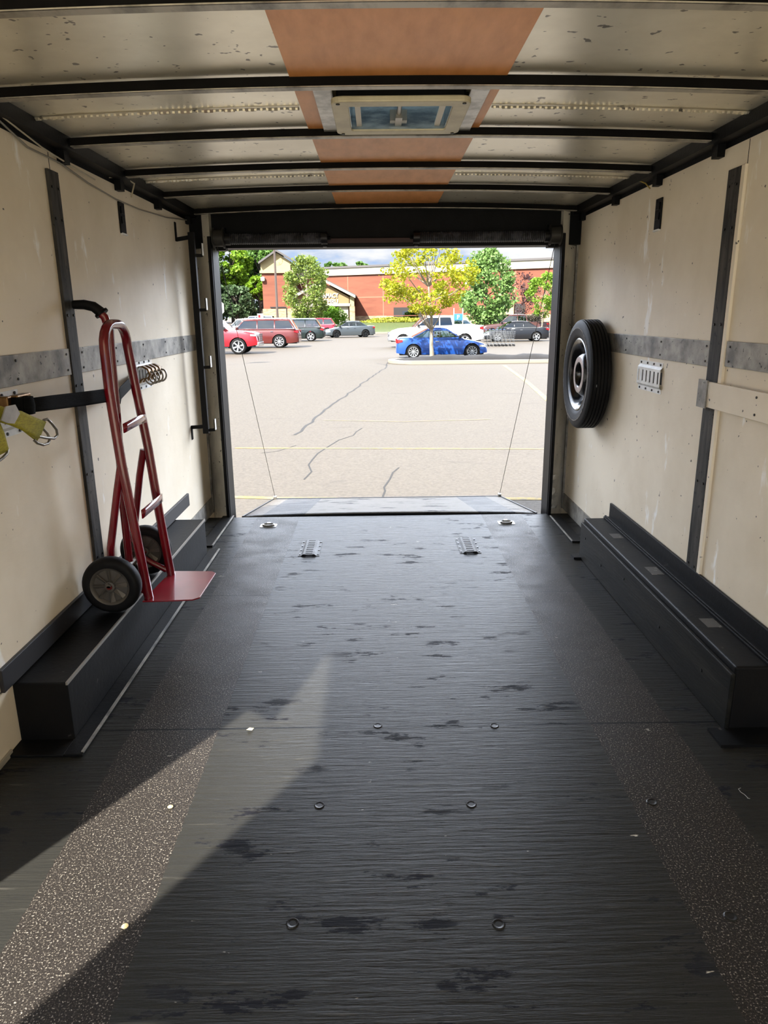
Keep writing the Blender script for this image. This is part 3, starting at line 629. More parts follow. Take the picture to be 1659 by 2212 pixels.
rows = [(ax(-40, 872, X1), ax(-40, 915, X1)), (ax(0, 877, X1), ax(0, 912, X1)), (ax(22, 884, X1+.01), ax(22, 918, X1+.01)), (ax(45, 888, X1+.01), ax(48, 929, X1+.01)), (ax(70, 900, X1+.005), ax(66, 940, X1+.005)), (ax(98, 911, X1), ax(84, 947, X1))]
ribbon(rows).build('webbing', webyel, t, solid=.006, smooth=40)
rows = [(ax(44, 918, X1-.02), ax(48, 929, X1-.02)), (ax(60, 925, X1-.02), ax(62, 940, X1-.02)), (ax(86, 942, X1-.02), ax(79, 953, X1-.02))]
ribbon(rows).build('webbing_tail', webyel, t, solid=.004, smooth=40)
rows = [(ax(12, 878, X1+.02), ax(2, 908, X1+.02)), (ax(32, 874, X1+.025), ax(16, 914, X1+.025)), (ax(42, 893, X1+.022), ax(30, 915, X1+.022))]
ribbon(rows).build('tape_wrap', tape, t, solid=.004)
def wirehook(pl, x): b = MB(); b.tube([ax(u, v, x+dx) for u, v, dx in pl], .0045, 8); return b
wirehook([(94, 908, 0), (102, 905, .005), (112, 915, .01), (122, 928, .012), (124, 940, .01), (117, 947, .008), (100, 946, .004), (84, 943, 0)], X1).build('wire_hook', steel, t, smooth=60)
wirehook([(92, 925, 0), (102, 936, .005), (108, 948, .01), (104, 958, .01), (94, 961, .008), (80, 957, .004), (74, 951, 0)], X1-.015).build('wire_hook', steel, t, smooth=60)
t = thing('yellow_strap', 'hanging yellow strap end with wire hook, cut by the left photo edge', 'strap', (0, 0, 0))
rows = [(ax(-40, 895, X1), ax(-50, 925, X1)), (ax(-5, 905, X1), ax(-20, 945, X1)), (ax(8, 935, X1+.005), ax(-12, 962, X1+.005)), (ax(17, 968, X1+.005), ax(-8, 968, X1)), (ax(15, 974, X1), ax(-6, 985, X1))]
ribbon(rows).build('webbing', webyel, t, solid=.005, smooth=40)
wirehook([(17, 971, 0), (15, 980, .004), (6, 989, .004), (-6, 998, 0), (-20, 1000, 0), (-25, 985, 0)], X1).build('wire_hook', steel, t, smooth=60)

# ------------------------------------------------------------------ bits on the floor
peb = mat('pale_pebble', 'd2bd86', .7)
for u, v, lb in ((270, 2001, 'pale yellow pebble at the lower edge of the sunlit patch'), (368, 1743, 'pale pebble in the middle of the sunlit patch')):
    p = az(u, v, .004); b = MB(); b.lathe([(0, -.004), (.006, -.002), (.0085, .001), (.005, .004), (0, .005)], 8, Matrix.Translation(p)); tag(b.build('pebble', peb, smooth=60), lb, 'pebble', 'pebbles on the trailer floor')
p = az(540, 1575, .004); b = MB(); b.add([p+V(q) for q in ((-.012, -.004, 0), (.008, -.008, 0), (.013, .006, 0), (-.004, .008, 0), (0, 0, .006))], [(0, 1, 4), (1, 2, 4), (2, 3, 4), (3, 0, 4), (3, 2, 1, 0)]); tag(b.build('paper_scrap', mat('pale_scrap', 'c9bd9a', .7)), 'crumpled pale scrap on the floor seam inside the sunlit patch', 'scrap')
b = MB(); b.tube([az(u, v, .003) for u, v in ((1600, 1702), (1595, 1704), (1600, 1711), (1608, 1716), (1616, 1724), (1620, 1725), (1614, 1724))], .0007, 5); tag(b.build('thread', mat('white_thread', 'b9b6ae', .8)), 'curled pale thread on the dark floor at the right edge', 'thread')
for u, v, lb in ((816, 1568, 'dark screw head on the cross seam, left one of two near the middle'), (1068, 1568, 'dark screw head on the cross seam, right one of two near the middle'), (690, 1740, 'dark screw head just right of the sunlit patch tip'), (1018, 1738, 'dark screw head in the middle of the floor, below the cross seam'),
                 (632, 1995, 'dark screw head low in the photo, left of the middle'), (1077, 1997, 'dark screw head low in the photo, right of the middle'), (1408, 1733, 'dark screw head in the right gritty strip, nearer the wheel box'), (1578, 1980, 'dark screw head in the right gritty strip, nearest the viewer')):
    p = az(u, v, 0); b = MB(); b.lathe([(.0, .0012), (.008, .0012), (.013, .0025), (.016, .0003)], 14, Matrix.Translation(p)); tag(b.build('floor_screw', screwm), lb, 'screw', 'screw heads in the floor')
# unseen blocker added in the side doorway to notch the sun patch
t = MB(); t.add([(XL-.012, 1.11, 1.27), (XL-.012, .86, 1.44), (XL-.012, .93, 1.55), (XL-.012, 1.06, 1.66), (XL-.012, 1.11, 1.72)], [(0, 1, 2, 3, 4)])
tag(t.build('sun_blocker', mat('blocker_grey', '77736c', .8), solid=.012), 'unseen flat blocker added at the side door post to notch the sunlit patch', 'light blocker')


# ================================================================== outside: parking lot
G = -.6
asphalt = mat('pale_worn_asphalt', '574f44', .9, c2='3c362e', scale=26, lo=.34, hi=.8, detail=12, noise2=('3c362f', 1.1, .62, .8, (.6, 2.4, 1)), bump=.5, bscale=90)
b = MB(); b.box(-140, 160, 5.3, 79, G-.3, G); b.box(-140, 160, 3.0, 5.3, G-.3, G-.001); struct('ground', b, asphalt)
b = MB(); b.box(-140, 160, -60, 3.0, G-.3, G-.002); struct('ground_front', b, mat('pale_bounce_ground', 'aaa08a', .85, c2='9c927d', scale=3))  # unseen front ground, made pale to bounce light up to the ceiling
b = MB(); b.sheet([[(x, y, z) for x in (-140, -9, 0, 60, 160)] for y, z in ((79, G), (84, G+.02), (92, G+.55), (100, .3), (240, .9))]); struct('ground_rear', b, asphalt, smooth=60)
grass = mat('mown_grass', '3a4a1b', .9, c2='4c5322', scale=3, bump=.4, bscale=30)
b = MB(); b.sheet([[(x, y, z) for x in (-2.2, 1, 7, 14)] for y, z in ((80.5, G+.13), (86, G+.35), (94, .36), (96.5, .4))]); tag(b.build('lawn', grass), 'strip of mown grass in front of the brick store wall', 'lawn', kind='stuff')
b = MB(); b.box(-2.4, 14, 80.2, 80.5, G-.1, G+.16); struct('trim_30', b, mat('pale_kerb', '7c7466', .8))
crackm = mat('dark_crack_fill', '1f1c18', .9)
def ground_poly(pts, wd, z, jit=0):
    b = MB(); P = []
    for i in range(len(pts)-1):
        a = az(*pts[i], G); c_ = az(*pts[i+1], G); k = max(1, int((c_-a).length/.35)) if jit else 1
        for j in range(k): p = a.lerp(c_, j/k); P.append(p+V((random.uniform(-jit, jit), random.uniform(-jit, jit), 0)))
    P.append(az(*pts[-1], G)); rows = []
    for i, p in enumerate(P):
        d = (P[min(i+1, len(P)-1)]-P[max(0, i-1)]); n_ = V((-d.y, d.x, 0)).normalized()*wd/2
        rows.append([p-n_+V((0, 0, z)), p+n_+V((0, 0, z))])
    b.sheet(rows); return b
gnd = bpy.data.objects['ground']
for pts, wd in (([(838, 782), (835, 793), (790, 823), (740, 860), (690, 895), (650, 932), (635, 940)], .05), ([(815, 785), (838, 790)], .05), ([(655, 1035), (668, 1020), (662, 1005), (690, 980), (712, 965), (735, 950), (765, 940), (782, 925)], .022),
                ([(832, 1073), (838, 1062), (828, 1052), (845, 1035), (850, 1020), (862, 1010)], .022), ([(560, 980), (600, 975), (640, 962)], .015)):
    ground_poly(pts, wd, .003, .035).build('crack', crackm, gnd)
yel = mat('faded_yellow_paint', '8f7730', .8, c2='635a48', scale=9, lo=.42, hi=.62)
for pts, wd, lb in (([(508, 968), (1185, 970)], .07, 'long faded yellow parking line across the lot behind the ramp cables'), ([(700, 908), (870, 911), (1060, 906)], .06, 'faint yellow parking line, farther one crossing the middle of the lot'),
                    ([(500, 1074), (610, 1077), (1180, 1078)], .10, 'yellow parking line just beyond the ramp edge'), ([(1089, 789), (1140, 826), (1185, 866)], .14, 'slanting yellow line at the right, in front of the tree island')):
    tag(ground_poly(pts, wd, .004).build('parking_line', yel if 'faint' not in lb else mat('nearly_gone_yellow', '6c6144', .85, c2='5a5246', scale=9)), lb, 'painted line', 'yellow parking lines')

# planting island
t = thing('planting_island', 'kerbed mulch island with the yellow-green tree in the parking lot', 'planting bed', (0, 0, G))
out = [(9.6, 29.75)]+[(1.4, 29.75)]+[(1.4-.95*sin(a), 30.9-1.15*cos(a)) for a in [pi*i/10 for i in range(11)]]+[(9.6, 32.05)]
inn = [(9.6, 29.95)]+[(1.4-.75*sin(a), 30.9-.95*cos(a)) for a in [pi*i/10 for i in range(11)]]+[(9.6, 31.85)]
b = MB(); b.prism(out, .14); b.build('kerb', mat('pale_kerb', '7c7466', .8, c2='756d60', scale=6), t, bevel=.02)
rows = []
for i in range(25):
    f = i/24; x = .72+8.8*f; wdt = .9*min(1, sqrt(max(0, 1-(1-min(1, f*10))**2))+.05)
    rows.append([(x, 30.9+wdt*(j-4)/4, 0.142+(.16+.03*sin(i*1.3)+.02*sin(i*3.1+j))*(1-((j-4)/4)**2)*min(1, f*5)) for j in range(9)])
b = MB(); b.sheet(rows); b.build('mulch', mat('dark_mulch', '1e1915', .95, c2='0f0c0a', scale=30, bump=1, bscale=60), t, smooth=60)

# ------------------------------------------------------------------ vehicles
glass = glassmat('car_window_glass', '7a9096', .06)
darkglass = glassmat('tinted_window_glass', '0c1014', .03)
chrome = mat('chrome_trim', 'b9bcbf', .15, .9)
plast = mat('black_plastic', '131314', .5)
seatm = mat('dark_seat', '1d1c1c', .8)
lampw = mat('clear_lamp', 'a8abad', .12, .2, coat=.5)
lampr = mat('red_lamp', 'a00d14', .15, coat=.6)
rimm = mat('silver_alloy_rim', 'a2a5a8', .25, .6)
rimd = mat('dark_alloy_rim', '26282a', .3, .5)
def interp(pts, x):
    if x <= pts[0][0]: return pts[0][1]
    for (a, za), (c_, zb) in zip(pts, pts[1:]):
        if x <= c_:
            f = (x-a)/(c_-a); return za+(zb-za)*f
    return pts[-1][1]
def vehicle(name, label, loc, rz, L, W, top, gh, zr, wheels, wr, paint, pillars, tum=.16, spokes=5, rim=None, glassm=None, sill=.24, bed=None, grille=None, roofmat=None, cat='car', chromebelt=False, curve=.03, handles=True, tail_z=None, rails=False, bumper=None):
    t = thing(name, label, cat, (loc[0], loc[1], G), rz, 'vehicles in the parking lot'); hL = L/2; hw = W/2
    rim = rim or rimm; glassm = glassm or glass; roofmat = roofmat or paint
    ns = 90; xsn = [-hL+L*i/ns for i in range(ns+1)]
    for xw in wheels: xsn += [xw+(wr+.055)*cos(a) for a in [pi*i/12 for i in range(13)]]
    xsn = sorted(set(round(x, 4) for x in xsn))
    def plan(x):
        u = min(1, (hL-abs(x))/.55); return hw*(.80+.20*sqrt(max(0, 1-(1-u)**2)))
    def zbot(x):
        z = sill+.07*max(0, (abs(x)-hL+.5)/.5)
        for xw in wheels:
            d = (wr+.055)**2-(x-xw)**2
            if d > 0: z = max(z, wr+sqrt(d))
        return z
    def sect(x):
        w_ = plan(x); zb = zbot(x); zt = interp(top, x); zs = sill; h = zt-zs
        def yy(z):
            f = max(0, min(1, (z-zs)/h)); return w_*(.965+.035*sin(pi*min(1, f*1.25))-.03*max(0, f-.75)*4*.6)
        pts = []
        for f in (0, .2, .4, .6, .75, .88):
            z = max(zb, zs+h*f); z = min(z, zt-.02); pts.append((yy(z), z))
        pts += [(yy(zt)*.975, zt-.025), (yy(zt)*.93, zt-.004), (yy(zt)*.6, zt+.012), (0, zt+.022)]
        return pts
    rows = []
    for x in xsn:
        p = sect(x); rows.append([(x, -y, z) for y, z in p]+[(x, y, z) for y, z in p[::-1][1:]])
    b = MB(); b.sheet(rows); k = len(rows[0]); b.f.append(tuple(range(k))); b.f.append(tuple(len(b.v)-k+i for i in range(k))[::-1])
    b.build('body', paint, t, smooth=38)
    b = MB(); b.box(-hL+.15, hL-.15, -hw+.22, hw-.22, sill-.04, min(.62, zr*.5)); b.build('underbody', plast, t)
    # greenhouse
    xa, xb, xc, xd = gh; zb_ = lambda x: interp(top, x)
    mid = (xb+xc)/2; hh = (xb-xc)/2
    zroof = lambda x: zr-curve*((x-mid)/hh)**2 if hh > 0 else zr
    wb = hw*.93; wt = wb-tum
    def yside(z, zb0): return wb-(wb-wt)*max(0, min(1, (z-zb0)/(zr-zb0)))
    zbm = min(zb_(xa), zb_(xd), zb_(mid))-.02
    out = [(xd, zbm), (xa, zbm)]+[(xa+(xb-xa)*f, zbm+(zroof(xb)-zbm)*f) for f in (.5,)]+[(xb-(xb-xc)*i/8, zroof(xb-(xb-xc)*i/8)) for i in range(9)]
    out += [(xd+(xc-xd)*f, zbm+(zroof(xc)-zbm)*f) for f in (.5,)]
    holes = []; wins = []
    fx = lambda z: xa+(xb-xa)*(z-zbm)/(zroof(xb)-zbm); rx = lambda z: xd+(xc-xd)*(z-zbm)/(zroof(xc)-zbm)
    pl = [None]+list(pillars)+[None]
    for i in range(len(pl)-1):
        z0_ = max(zb_(mid), zbm)+.045
        def cn(z, side, p):
            if side == 0: q = rx(z)+.09; return q if p is None else max(q, p+.035)
            q = fx(z)-.08; return q if p is None else min(q, p-.035)
        x0b, x1b = cn(z0_, 0, pl[i]), cn(z0_, 1, pl[i+1])
        ztf = lambda x: zroof(min(max(x, xc), xb))-.075
        z1_ = ztf((x0b+x1b)/2); x0t, x1t = cn(z1_, 0, pl[i]), cn(z1_, 1, pl[i+1])
        if x1b-x0b < .08: continue
        if x1t-x0t < .04: x1t = x0t = (x0t+x1t)/2; x1t += .02; x0t -= .02
        m_ = (x0t+x1t)/2
        holes.append([(x0b, z0_), (x1b, z0_), (x1t, z1_), (m_, z1_+.004), (x0t, z1_)])
    polys = [[V((x, z, 0)) for x, z in pp] for pp in [out]+holes]; tri = tessellate_polygon(polys); flat = [p for pp in polys for p in pp]
    cab = MB()
    for s_ in (-1, 1): cab.add([(p.x, s_*yside(p.y, zbm), p.y) for p in flat], [tuple(q) for q in tri])
    for i in range(8):
        x0, x1 = xb-(xb-xc)*i/8, xb-(xb-xc)*(i+1)/8
        for j in range(6):
            def rp(x, f): y = wt*(2*f-1)*(1); return (x, y, zroof(x)+.035*(1-(2*f-1)**2)*min(1, 1))
            cab.add([rp(x0, j/6), rp(x0, (j+1)/6), rp(x1, (j+1)/6), rp(x1, j/6)], [(0, 1, 2, 3)])
    co = cab.build('cabin', roofmat, t, smooth=30, solid=.03)
    for hi_, pp in enumerate(holes):
        for s_ in (-1, 1):
            b = MB(); b.add([(x, s_*(yside(z, zbm)+.004), z) for x, z in pp], [tuple(range(len(pp)))]); b.build('side_window', glassm, t)
    for (x0, x1, nm) in ((xa, xb, 'windshield'), (xd, xc, 'rear_window')):
        zt_ = zroof(x1); b = MB(); r_ = []
        for i in range(5):
            f = i/4; x = x0+(x1-x0)*(.03+.94*f); z = zbm+(zt_-zbm)*f
            r_.append([(x+(.03 if x0 > 0 else -.03)*(1-(j/3-1)**2)*(1-f), (yside(z, zbm)-.03)*(j/3-1), z+.01) for j in range(7)])
        b.sheet(r_); b.build(nm, glassm, t, smooth=60)
    if chromebelt:
        b = MB()
        for s_ in (-1, 1): b.bar((xd+.1, s_*(wb+.006), zb_(mid)+.03), (xa-.1, s_*(wb+.006), zb_(mid)+.03), .012, .03)
        b.build('window_trim', chrome, t)
    if rails:
        for s_ in (-1, 1): b = MB(); b.tube([(xb-.1, s_*(wt-.03), zroof(xb)+.03), (xb-.3, s_*(wt-.03), zr+.07), (xc+.3, s_*(wt-.03), zr+.07), (xc+.1, s_*(wt-.03), zroof(xc)+.03)], .015, 6); b.build('roof_rail', chrome, t)
    # seats
    for sx in ([mid+.2, mid-.75] if hh > .8 else [mid+.15]):
        for s_ in (-1, 1):
            b = MB(); b.box(sx-.1, sx+.06, s_*.38-.22, s_*.38+.22, .5, zb_(mid)+.14); b.box(sx-.06, sx+.03, s_*.38-.12, s_*.38+.12, zb_(mid)+.14, zb_(mid)+.30); b.build('seat', seatm, t, bevel=.03)
    if bed:   # open pickup bed rim
        b = MB(); x0, x1 = bed
        for s_ in (-1, 1): b.box(x0, x1, s_*(hw*.9)-.04, s_*(hw*.9)+.04, zb_(x0)-.01, zb_(x0)+.035)
        b.box(x0-.02, x0+.05, -hw*.9, hw*.9, zb_(x0)-.01, zb_(x0)+.035); b.build('bed_rim', paint, t, bevel=.01)
    # wheels
    for xw in wheels:
        for s_ in (-1, 1):
            Mw = trs((xw, s_*(hw-.125), wr), (1, 0, 0), (0, 0, -s_), (0, s_, 0))
            b = MB(); b.lathe([(wr*.6, -.11), (wr*.9, -.11), (wr, -.08), (wr, .08), (wr*.93, .11), (wr*.72, .118), (wr*.69, .10)], 32, Mw); wo = b.build('wheel', tirerub, t, smooth=40)
            b = MB(); b.lathe([(wr*.70, .10), (wr*.72, .114), (wr*.66, .112), (wr*.63, .05), (wr*.6, .02), (0, .02)], 28, Mw)
            b.build('rim_barrel', rimd, wo, smooth=40)
            b = MB()
            for i in range(spokes):
                a = i*2*pi/spokes+.3; d0 = V((cos(a), sin(a), 0)); q = V((-sin(a), cos(a), 0)); sw_ = 1.6/spokes*wr*.30
                b.add([Mw @ p for p in (d0*wr*.1-q*sw_*.8+V((0, 0, .085)), d0*wr*.1+q*sw_*.8+V((0, 0, .085)), d0*wr*.67+q*sw_*1.5+V((0, 0, .10)), d0*wr*.67-q*sw_*1.5+V((0, 0, .10)))], [(0, 1, 2, 3)])
            b.lathe([(wr*.64, .09), (wr*.66, .113), (wr*.715, .116), (wr*.70, .10)], 28, Mw); b.lathe([(wr*.18, .07), (wr*.17, .10), (0, .102)], 16, Mw)
            b.build('rim', rim, wo, solid=.012)
    # lamps
    zh = interp(top, hL-.15)-.10; zt2 = tail_z or interp(top, -hL+.12)-.12
    for s_ in (-1, 1):
        b = MB(); b.add([(hL-.38, s_*(plan(hL-.38)+.004), zh+.07), (hL-.38, s_*(plan(hL-.38)+.006), zh-.03), (hL-.08, s_*(plan(hL-.08)+.004), zh-.05), (hL-.08, s_*(plan(hL-.08)+.002), zh+.05), (hL+.004, s_*plan(hL)*.97, zh-.05), (hL+.002, s_*plan(hL)*.97, zh+.045), (hL+.004, s_*plan(hL)*.55, zh-.04), (hL+.004, s_*plan(hL)*.55, zh+.04)],
                        [(0, 1, 2, 3), (3, 2, 4, 5), (5, 4, 6, 7)]); b.build('headlight', lampw, t, solid=.012)
        b = MB(); b.add([(-hL+.28, s_*(plan(hL-.28)+.004), zt2+.05), (-hL+.28, s_*(plan(hL-.28)+.006), zt2-.03), (-hL+.06, s_*(plan(hL-.06)+.006), zt2-.09), (-hL+.06, s_*(plan(hL-.06)+.004), zt2+.07), (-hL-.003, s_*plan(hL)*.95, zt2-.09), (-hL-.003, s_*plan(hL)*.95, zt2+.07), (-hL-.003, s_*plan(hL)*.6, zt2-.07), (-hL-.003, s_*plan(hL)*.6, zt2+.06)],
                        [(0, 1, 2, 3), (3, 2, 4, 5), (5, 4, 6, 7)]); b.build('tail_light', lampr, t, solid=.012)
    if grille:
        b = MB(); hg, mt_ = grille
        b.box(hL-.02, hL+.02, -hw*.52, hw*.52, zh-hg, zh+.07)
        b.build('grille', plast, t, bevel=.01)
        b = MB(); k = 5
        for i in range(k): z = zh+.05-hg*i/(k-1)*1.05; b.box(hL+.015, hL+.035, -hw*.52, hw*.52, z-.022, z+.022)
        for s_ in (-1, 1): b.box(hL+.0, hL+.035, s_*hw*.52-.03, s_*hw*.52+.03, zh-hg, zh+.09)
        b.build('grille_bars', mt_, t)
    if bumper:
        for s_, zc_ in ((1, .52), (-1, .55)):
            b = MB(); b.add([], []); xx = s_*(hL+.05)
            b.box(min(xx, xx-s_*.2), max(xx, xx-s_*.2), -hw*.86, hw*.86, zc_-.13, zc_+.10)
            for q in (-1, 1): b.box(min(xx-s_*.12, xx-s_*.5), max(xx-s_*.12, xx-s_*.5), q*hw*.97-.05, q*hw*.97+.05, zc_-.13, zc_+.08) if False else None
            b.build('bumper', bumper, t, bevel=.04)
    for s_ in (-1, 1):   # mirrors and handles
        b = MB(); b.box(xa-.30, xa-.18, s_*(wb+.10)-.09, s_*(wb+.10)+.09, zb_(xa)+.05, zb_(xa)+.2); b.build('mirror', plast if not rails else paint, t, bevel=.03)
        if handles:
            for p in list(pillars)[-2 if len(pillars) > 1 else -1:]:
                b = MB(); b.box(p+.1, p+.28, s_*hw*1.0-.012, s_*hw*1.0+.012, zb_(mid)-.14, zb_(mid)-.11); b.build('door_handle', chrome, t, bevel=.005)
    return t
def paintm(n, c, c2=None, metal=.25): return mat(n, c, .28, metal, c2=c2 or c, scale=2, coat=.7)
blue = paintm('blue_car_paint', '1a4690'); white = mat('white_car_paint', 'b9b7b2', .35, coat=.5)
vehicle('coupe', 'blue two-door coupe with a driver parked behind the tree island', (2.97, 34.4), 0, 4.18, 1.72,
        [(-2.09, .52), (-2.05, .84), (-1.95, .93), (-1.5, .95), (-.6, .90), (.6, .88), (1.0, .86), (1.55, .76), (1.95, .64), (2.06, .52), (2.09, .40)], (1.05, .22, -.62, -1.62), 1.36, (-1.31, 1.38), .315, blue, [-.42], spokes=10, sill=.19, tum=.2, curve=.05)
vehicle('pickup_truck', 'white crew-cab pickup truck parked facing left behind the blue coupe', (3.63, 46.0), pi, 5.85, 1.95,
        [(-2.92, .9), (-2.9, 1.25), (-1.0, 1.27), (1.1, 1.22), (1.3, 1.2), (2.3, 1.12), (2.75, .98), (2.88, .8), (2.92, .55)], (1.35, .55, -.95, -1.12), 1.85, (-1.75, 2.02), .39, white, [-.2], spokes=5, sill=.4, bed=(-2.88, -1.12), grille=(.3, chrome), cat='pickup truck', bumper=chrome, tum=.14, glassm=darkglass)
vehicle('sedan', 'black sedan parked facing left at the right edge of the opening', (10.1, 54.0), pi, 4.75, 1.82,
        [(-2.37, .6), (-2.33, .93), (-1.9, .99), (-.8, .95), (.8, .92), (1.3, .86), (2.0, .72), (2.33, .55), (2.37, .4)], (1.3, .35, -.85, -1.75), 1.40, (-1.42, 1.38), .335, paintm('black_car_paint', '14161b'), [-.5, .15], spokes=5, sill=.2, tum=.2, chromebelt=True, glassm=darkglass, tail_z=.86)
vehicle('pickup_truck', 'brownish dark pickup truck behind the black sedan', (11.25, 61.0), pi, 5.7, 1.95,
        [(-2.85, .9), (-2.82, 1.24), (-1.0, 1.24), (1.1, 1.2), (1.3, 1.18), (2.3, 1.08), (2.7, .95), (2.85, .7)], (1.35, .5, -.9, -1.1), 1.86, (-1.75, 1.9), .39, paintm('brown_car_paint', '4e3230'), [-.2], sill=.4, bed=(-2.8, -1.1), cat='pickup truck', tum=.16, bumper=chrome)
suvtop = [(-2.35, .7), (-2.32, 1.02), (-1.8, 1.06), (.6, 1.04), (1.1, 1.0), (1.9, .9), (2.25, .75), (2.35, .55)]
vehicle('suv', 'silvery white car behind the brown pickup, seen over its hood', (10.4, 69.0), pi, 4.6, 1.85, [(x*.97, z) for x, z in suvtop], (1.25, .45, -1.5, -2.1), 1.68, (-1.4, 1.4), .35, white, [-.9, .0], sill=.25)
vehicle('sedan', 'white sedan mostly hidden behind the bed of the white pickup', (8.2, 75.0), pi, 4.5, 1.8, [(-2.25, .6), (-2.2, .95), (-.8, .95), (.8, .92), (1.3, .86), (2.0, .72), (2.25, .5)], (1.25, .35, -.8, -1.6), 1.45, (-1.35, 1.35), .33, white, [-.4], sill=.2)
vehicle('suv', 'dark SUV of which only the roof shows over the white pickup', (4.0, 59.0), pi, 4.7, 1.88, suvtop, (1.25, .45, -1.5, -2.1), 1.74, (-1.4, 1.4), .36, paintm('charcoal_car_paint', '22262b'), [-.9, .0], sill=.25)
redp = paintm('red_truck_paint', 'a3101f', metal=.1)
vehicle('pickup_truck', 'bright red pickup truck facing right at the left edge of the opening', (-9.25, 40.1), 0, 5.8, 2.0,
        [(-2.9, .9), (-2.88, 1.28), (-1.0, 1.3), (1.1, 1.27), (1.3, 1.25), (2.3, 1.18), (2.75, 1.08), (2.86, .9), (2.9, .6)], (1.4, .6, -.9, -1.1), 1.92, (-1.7, 1.85), .42, redp, [-.2], spokes=6, sill=.42, bed=(-2.85, -1.1), grille=(.42, chrome), cat='pickup truck', bumper=chrome, tum=.15)
vehicle('suv', 'large maroon brown SUV parked facing left behind the red pickup', (-7.62, 47.6), pi, 5.3, 2.0,
        [(-2.65, .8), (-2.62, 1.12), (-2.0, 1.15), (.9, 1.14), (1.3, 1.12), (2.2, 1.05), (2.55, .9), (2.65, .6)], (1.45, .8, -2.1, -2.5), 1.76, (-1.42, 1.62), .40, paintm('maroon_car_paint', '5a2320'), [-1.15, -.05], spokes=9, sill=.3, rails=True, chromebelt=True, glassm=darkglass, tum=.18, tail_z=1.0, roofmat=paintm('maroon_car_paint', '5a2320'))
vehicle('suv', 'dark green-black SUV behind the maroon one', (-6.55, 59.0), pi, 4.7, 1.9, suvtop, (1.25, .5, -1.75, -2.2), 1.68, (-1.32, 1.45), .37, paintm('blackgreen_car_paint', '14201f'), [-.9, .0], spokes=5, sill=.24, rails=True, chromebelt=True)
vehicle('suv', 'crimson SUV farther back near the round green bush', (-6.35, 76.0), pi, 4.6, 1.88, suvtop, (1.25, .5, -1.7, -2.15), 1.68, (-1.32, 1.4), .36, paintm('crimson_car_paint', '8e0c25'), [-.9, .0], sill=.24)
vehicle('sedan', 'grey sedan parked at an angle facing left in the middle of the lot', (-2.6, 68.0), pi+.30, 4.65, 1.8,
        [(-2.32, .6), (-2.28, .98), (-1.9, 1.02), (-.8, .97), (.8, .93), (1.3, .87), (2.0, .74), (2.28, .58), (2.32, .4)], (1.3, .35, -.9, -1.85), 1.42, (-1.35, 1.38), .335, paintm('grey_car_paint', '4c5358', metal=.4), [-.5, .15], sill=.2, tum=.2, rim=rimd, grille=(.2, plast))
vehicle('suv', 'white SUV far left behind the red pickup', (-12.6, 70.0), pi, 4.7, 1.9, suvtop, (1.25, .5, -1.7, -2.15), 1.72, (-1.32, 1.4), .36, white, [-.9, .0], sill=.24)
vehicle('minivan', 'white van roof farthest back at the left, below the trees', (-14.6, 90.0), pi, 5.0, 1.95, suvtop, (1.45, .8, -2.0, -2.3), 1.95, (-1.4, 1.5), .36, white, [-.9, .0], sill=.24, cat='van')
# driver of the coupe
def person_driver():
    me = bpy.data.meshes.new('person'); vs = [(0, 0, 0), (-.02, 0, .22), (-.05, 0, .42), (-.03, 0, .50), (-.02, .19, .40), (.02, -.19, .40), (.1, .26, .18), (.15, -.26, .18), (.38, .16, .26), (.38, -.16, .26), (.02, .10, -.02), (.02, -.10, -.02), (.42, .11, .04), (.42, -.11, .04)]
    ed = [(0, 1), (1, 2), (2, 3), (2, 4), (2, 5), (4, 6), (5, 7), (6, 8), (7, 9), (0, 10), (0, 11), (10, 12), (11, 13)]
    me.from_pydata([(x, -y, z) for x, y, z in vs], ed, []); o = bpy.data.objects.new('person', me); C.objects.link(o)
    mo = o.modifiers.new('skin', 'SKIN'); sv = me.skin_vertices[0].data if me.skin_vertices else None
    if sv is None:
        bpy.context.view_layer.objects.active = o; o.select_set(True); bpy.ops.object.modifier_add(type='SKIN'); sv = me.skin_vertices[0].data
    for i, r_ in enumerate((.14, .14, .15, .06, .06, .06, .045, .045, .035, .035, .08, .08, .06, .06)): sv[i].radius = (r_, r_)
    sv[0].use_root = True
    q = o.modifiers.new('sub', 'SUBSURF'); q.levels = 2; q.render_levels = 2
    me.materials.append(mat('dark_shirt', '1c1f26', .85))
    o.location = (2.62, 34.06, G+.42)
    tag(o, 'person in dark cap and dark shirt sitting at the wheel of the blue coupe', 'person')
    b = MB(); prof = [(0, -.115), (.045, -.11), (.065, -.075), (.078, -.02), (.082, .03), (.075, .075), (.05, .105), (0, .12)]
    b.lathe(prof, 24); vs2 = []
    for x, y, z in b.v:
        x *= 1.15; y *= .95
        if x > .06 and -.03 < z < .0 and abs(y) < .02: x += .022
        if x > .05 and abs(abs(y)-.03) < .015 and .0 < z < .04: x -= .008
        vs2.append((x, y, z))
    b.v = vs2
    for s_ in (-1, 1): b.lathe([(0, -.006), (.022, -.004), (.026, .004), (0, .006)], 10, trs((-.005, s_*.08, 0), (1, 0, 0), (0, 0, 1), (0, 1, 0)))
    h = b.build('head', mat('skin_tone', '8a5f4c', .6), o, smooth=60, subs=1); h.location = (0, 0, .66)
    b = MB(); b.lathe([(.084, .03), (.092, .06), (.08, .105), (.045, .13), (0, .137)], 24, Matrix.Scale(1.08, 4, (1, 0, 0))); b.sheet([[(.08+.07*i, .06*(j-2)/2*(1-.25*i), .045-.01*i) for j in range(5)] for i in (0, 1)]); hh = b.build('cap', plast, o, smooth=60, solid=.004); hh.location = (0, 0, .66)
    b = MB(); b.box(.082, .094, -.065, .065, -.002, .03); g_ = b.build('sunglasses', plast, o, bevel=.006); g_.location = (0, 0, .66)
person_driver()

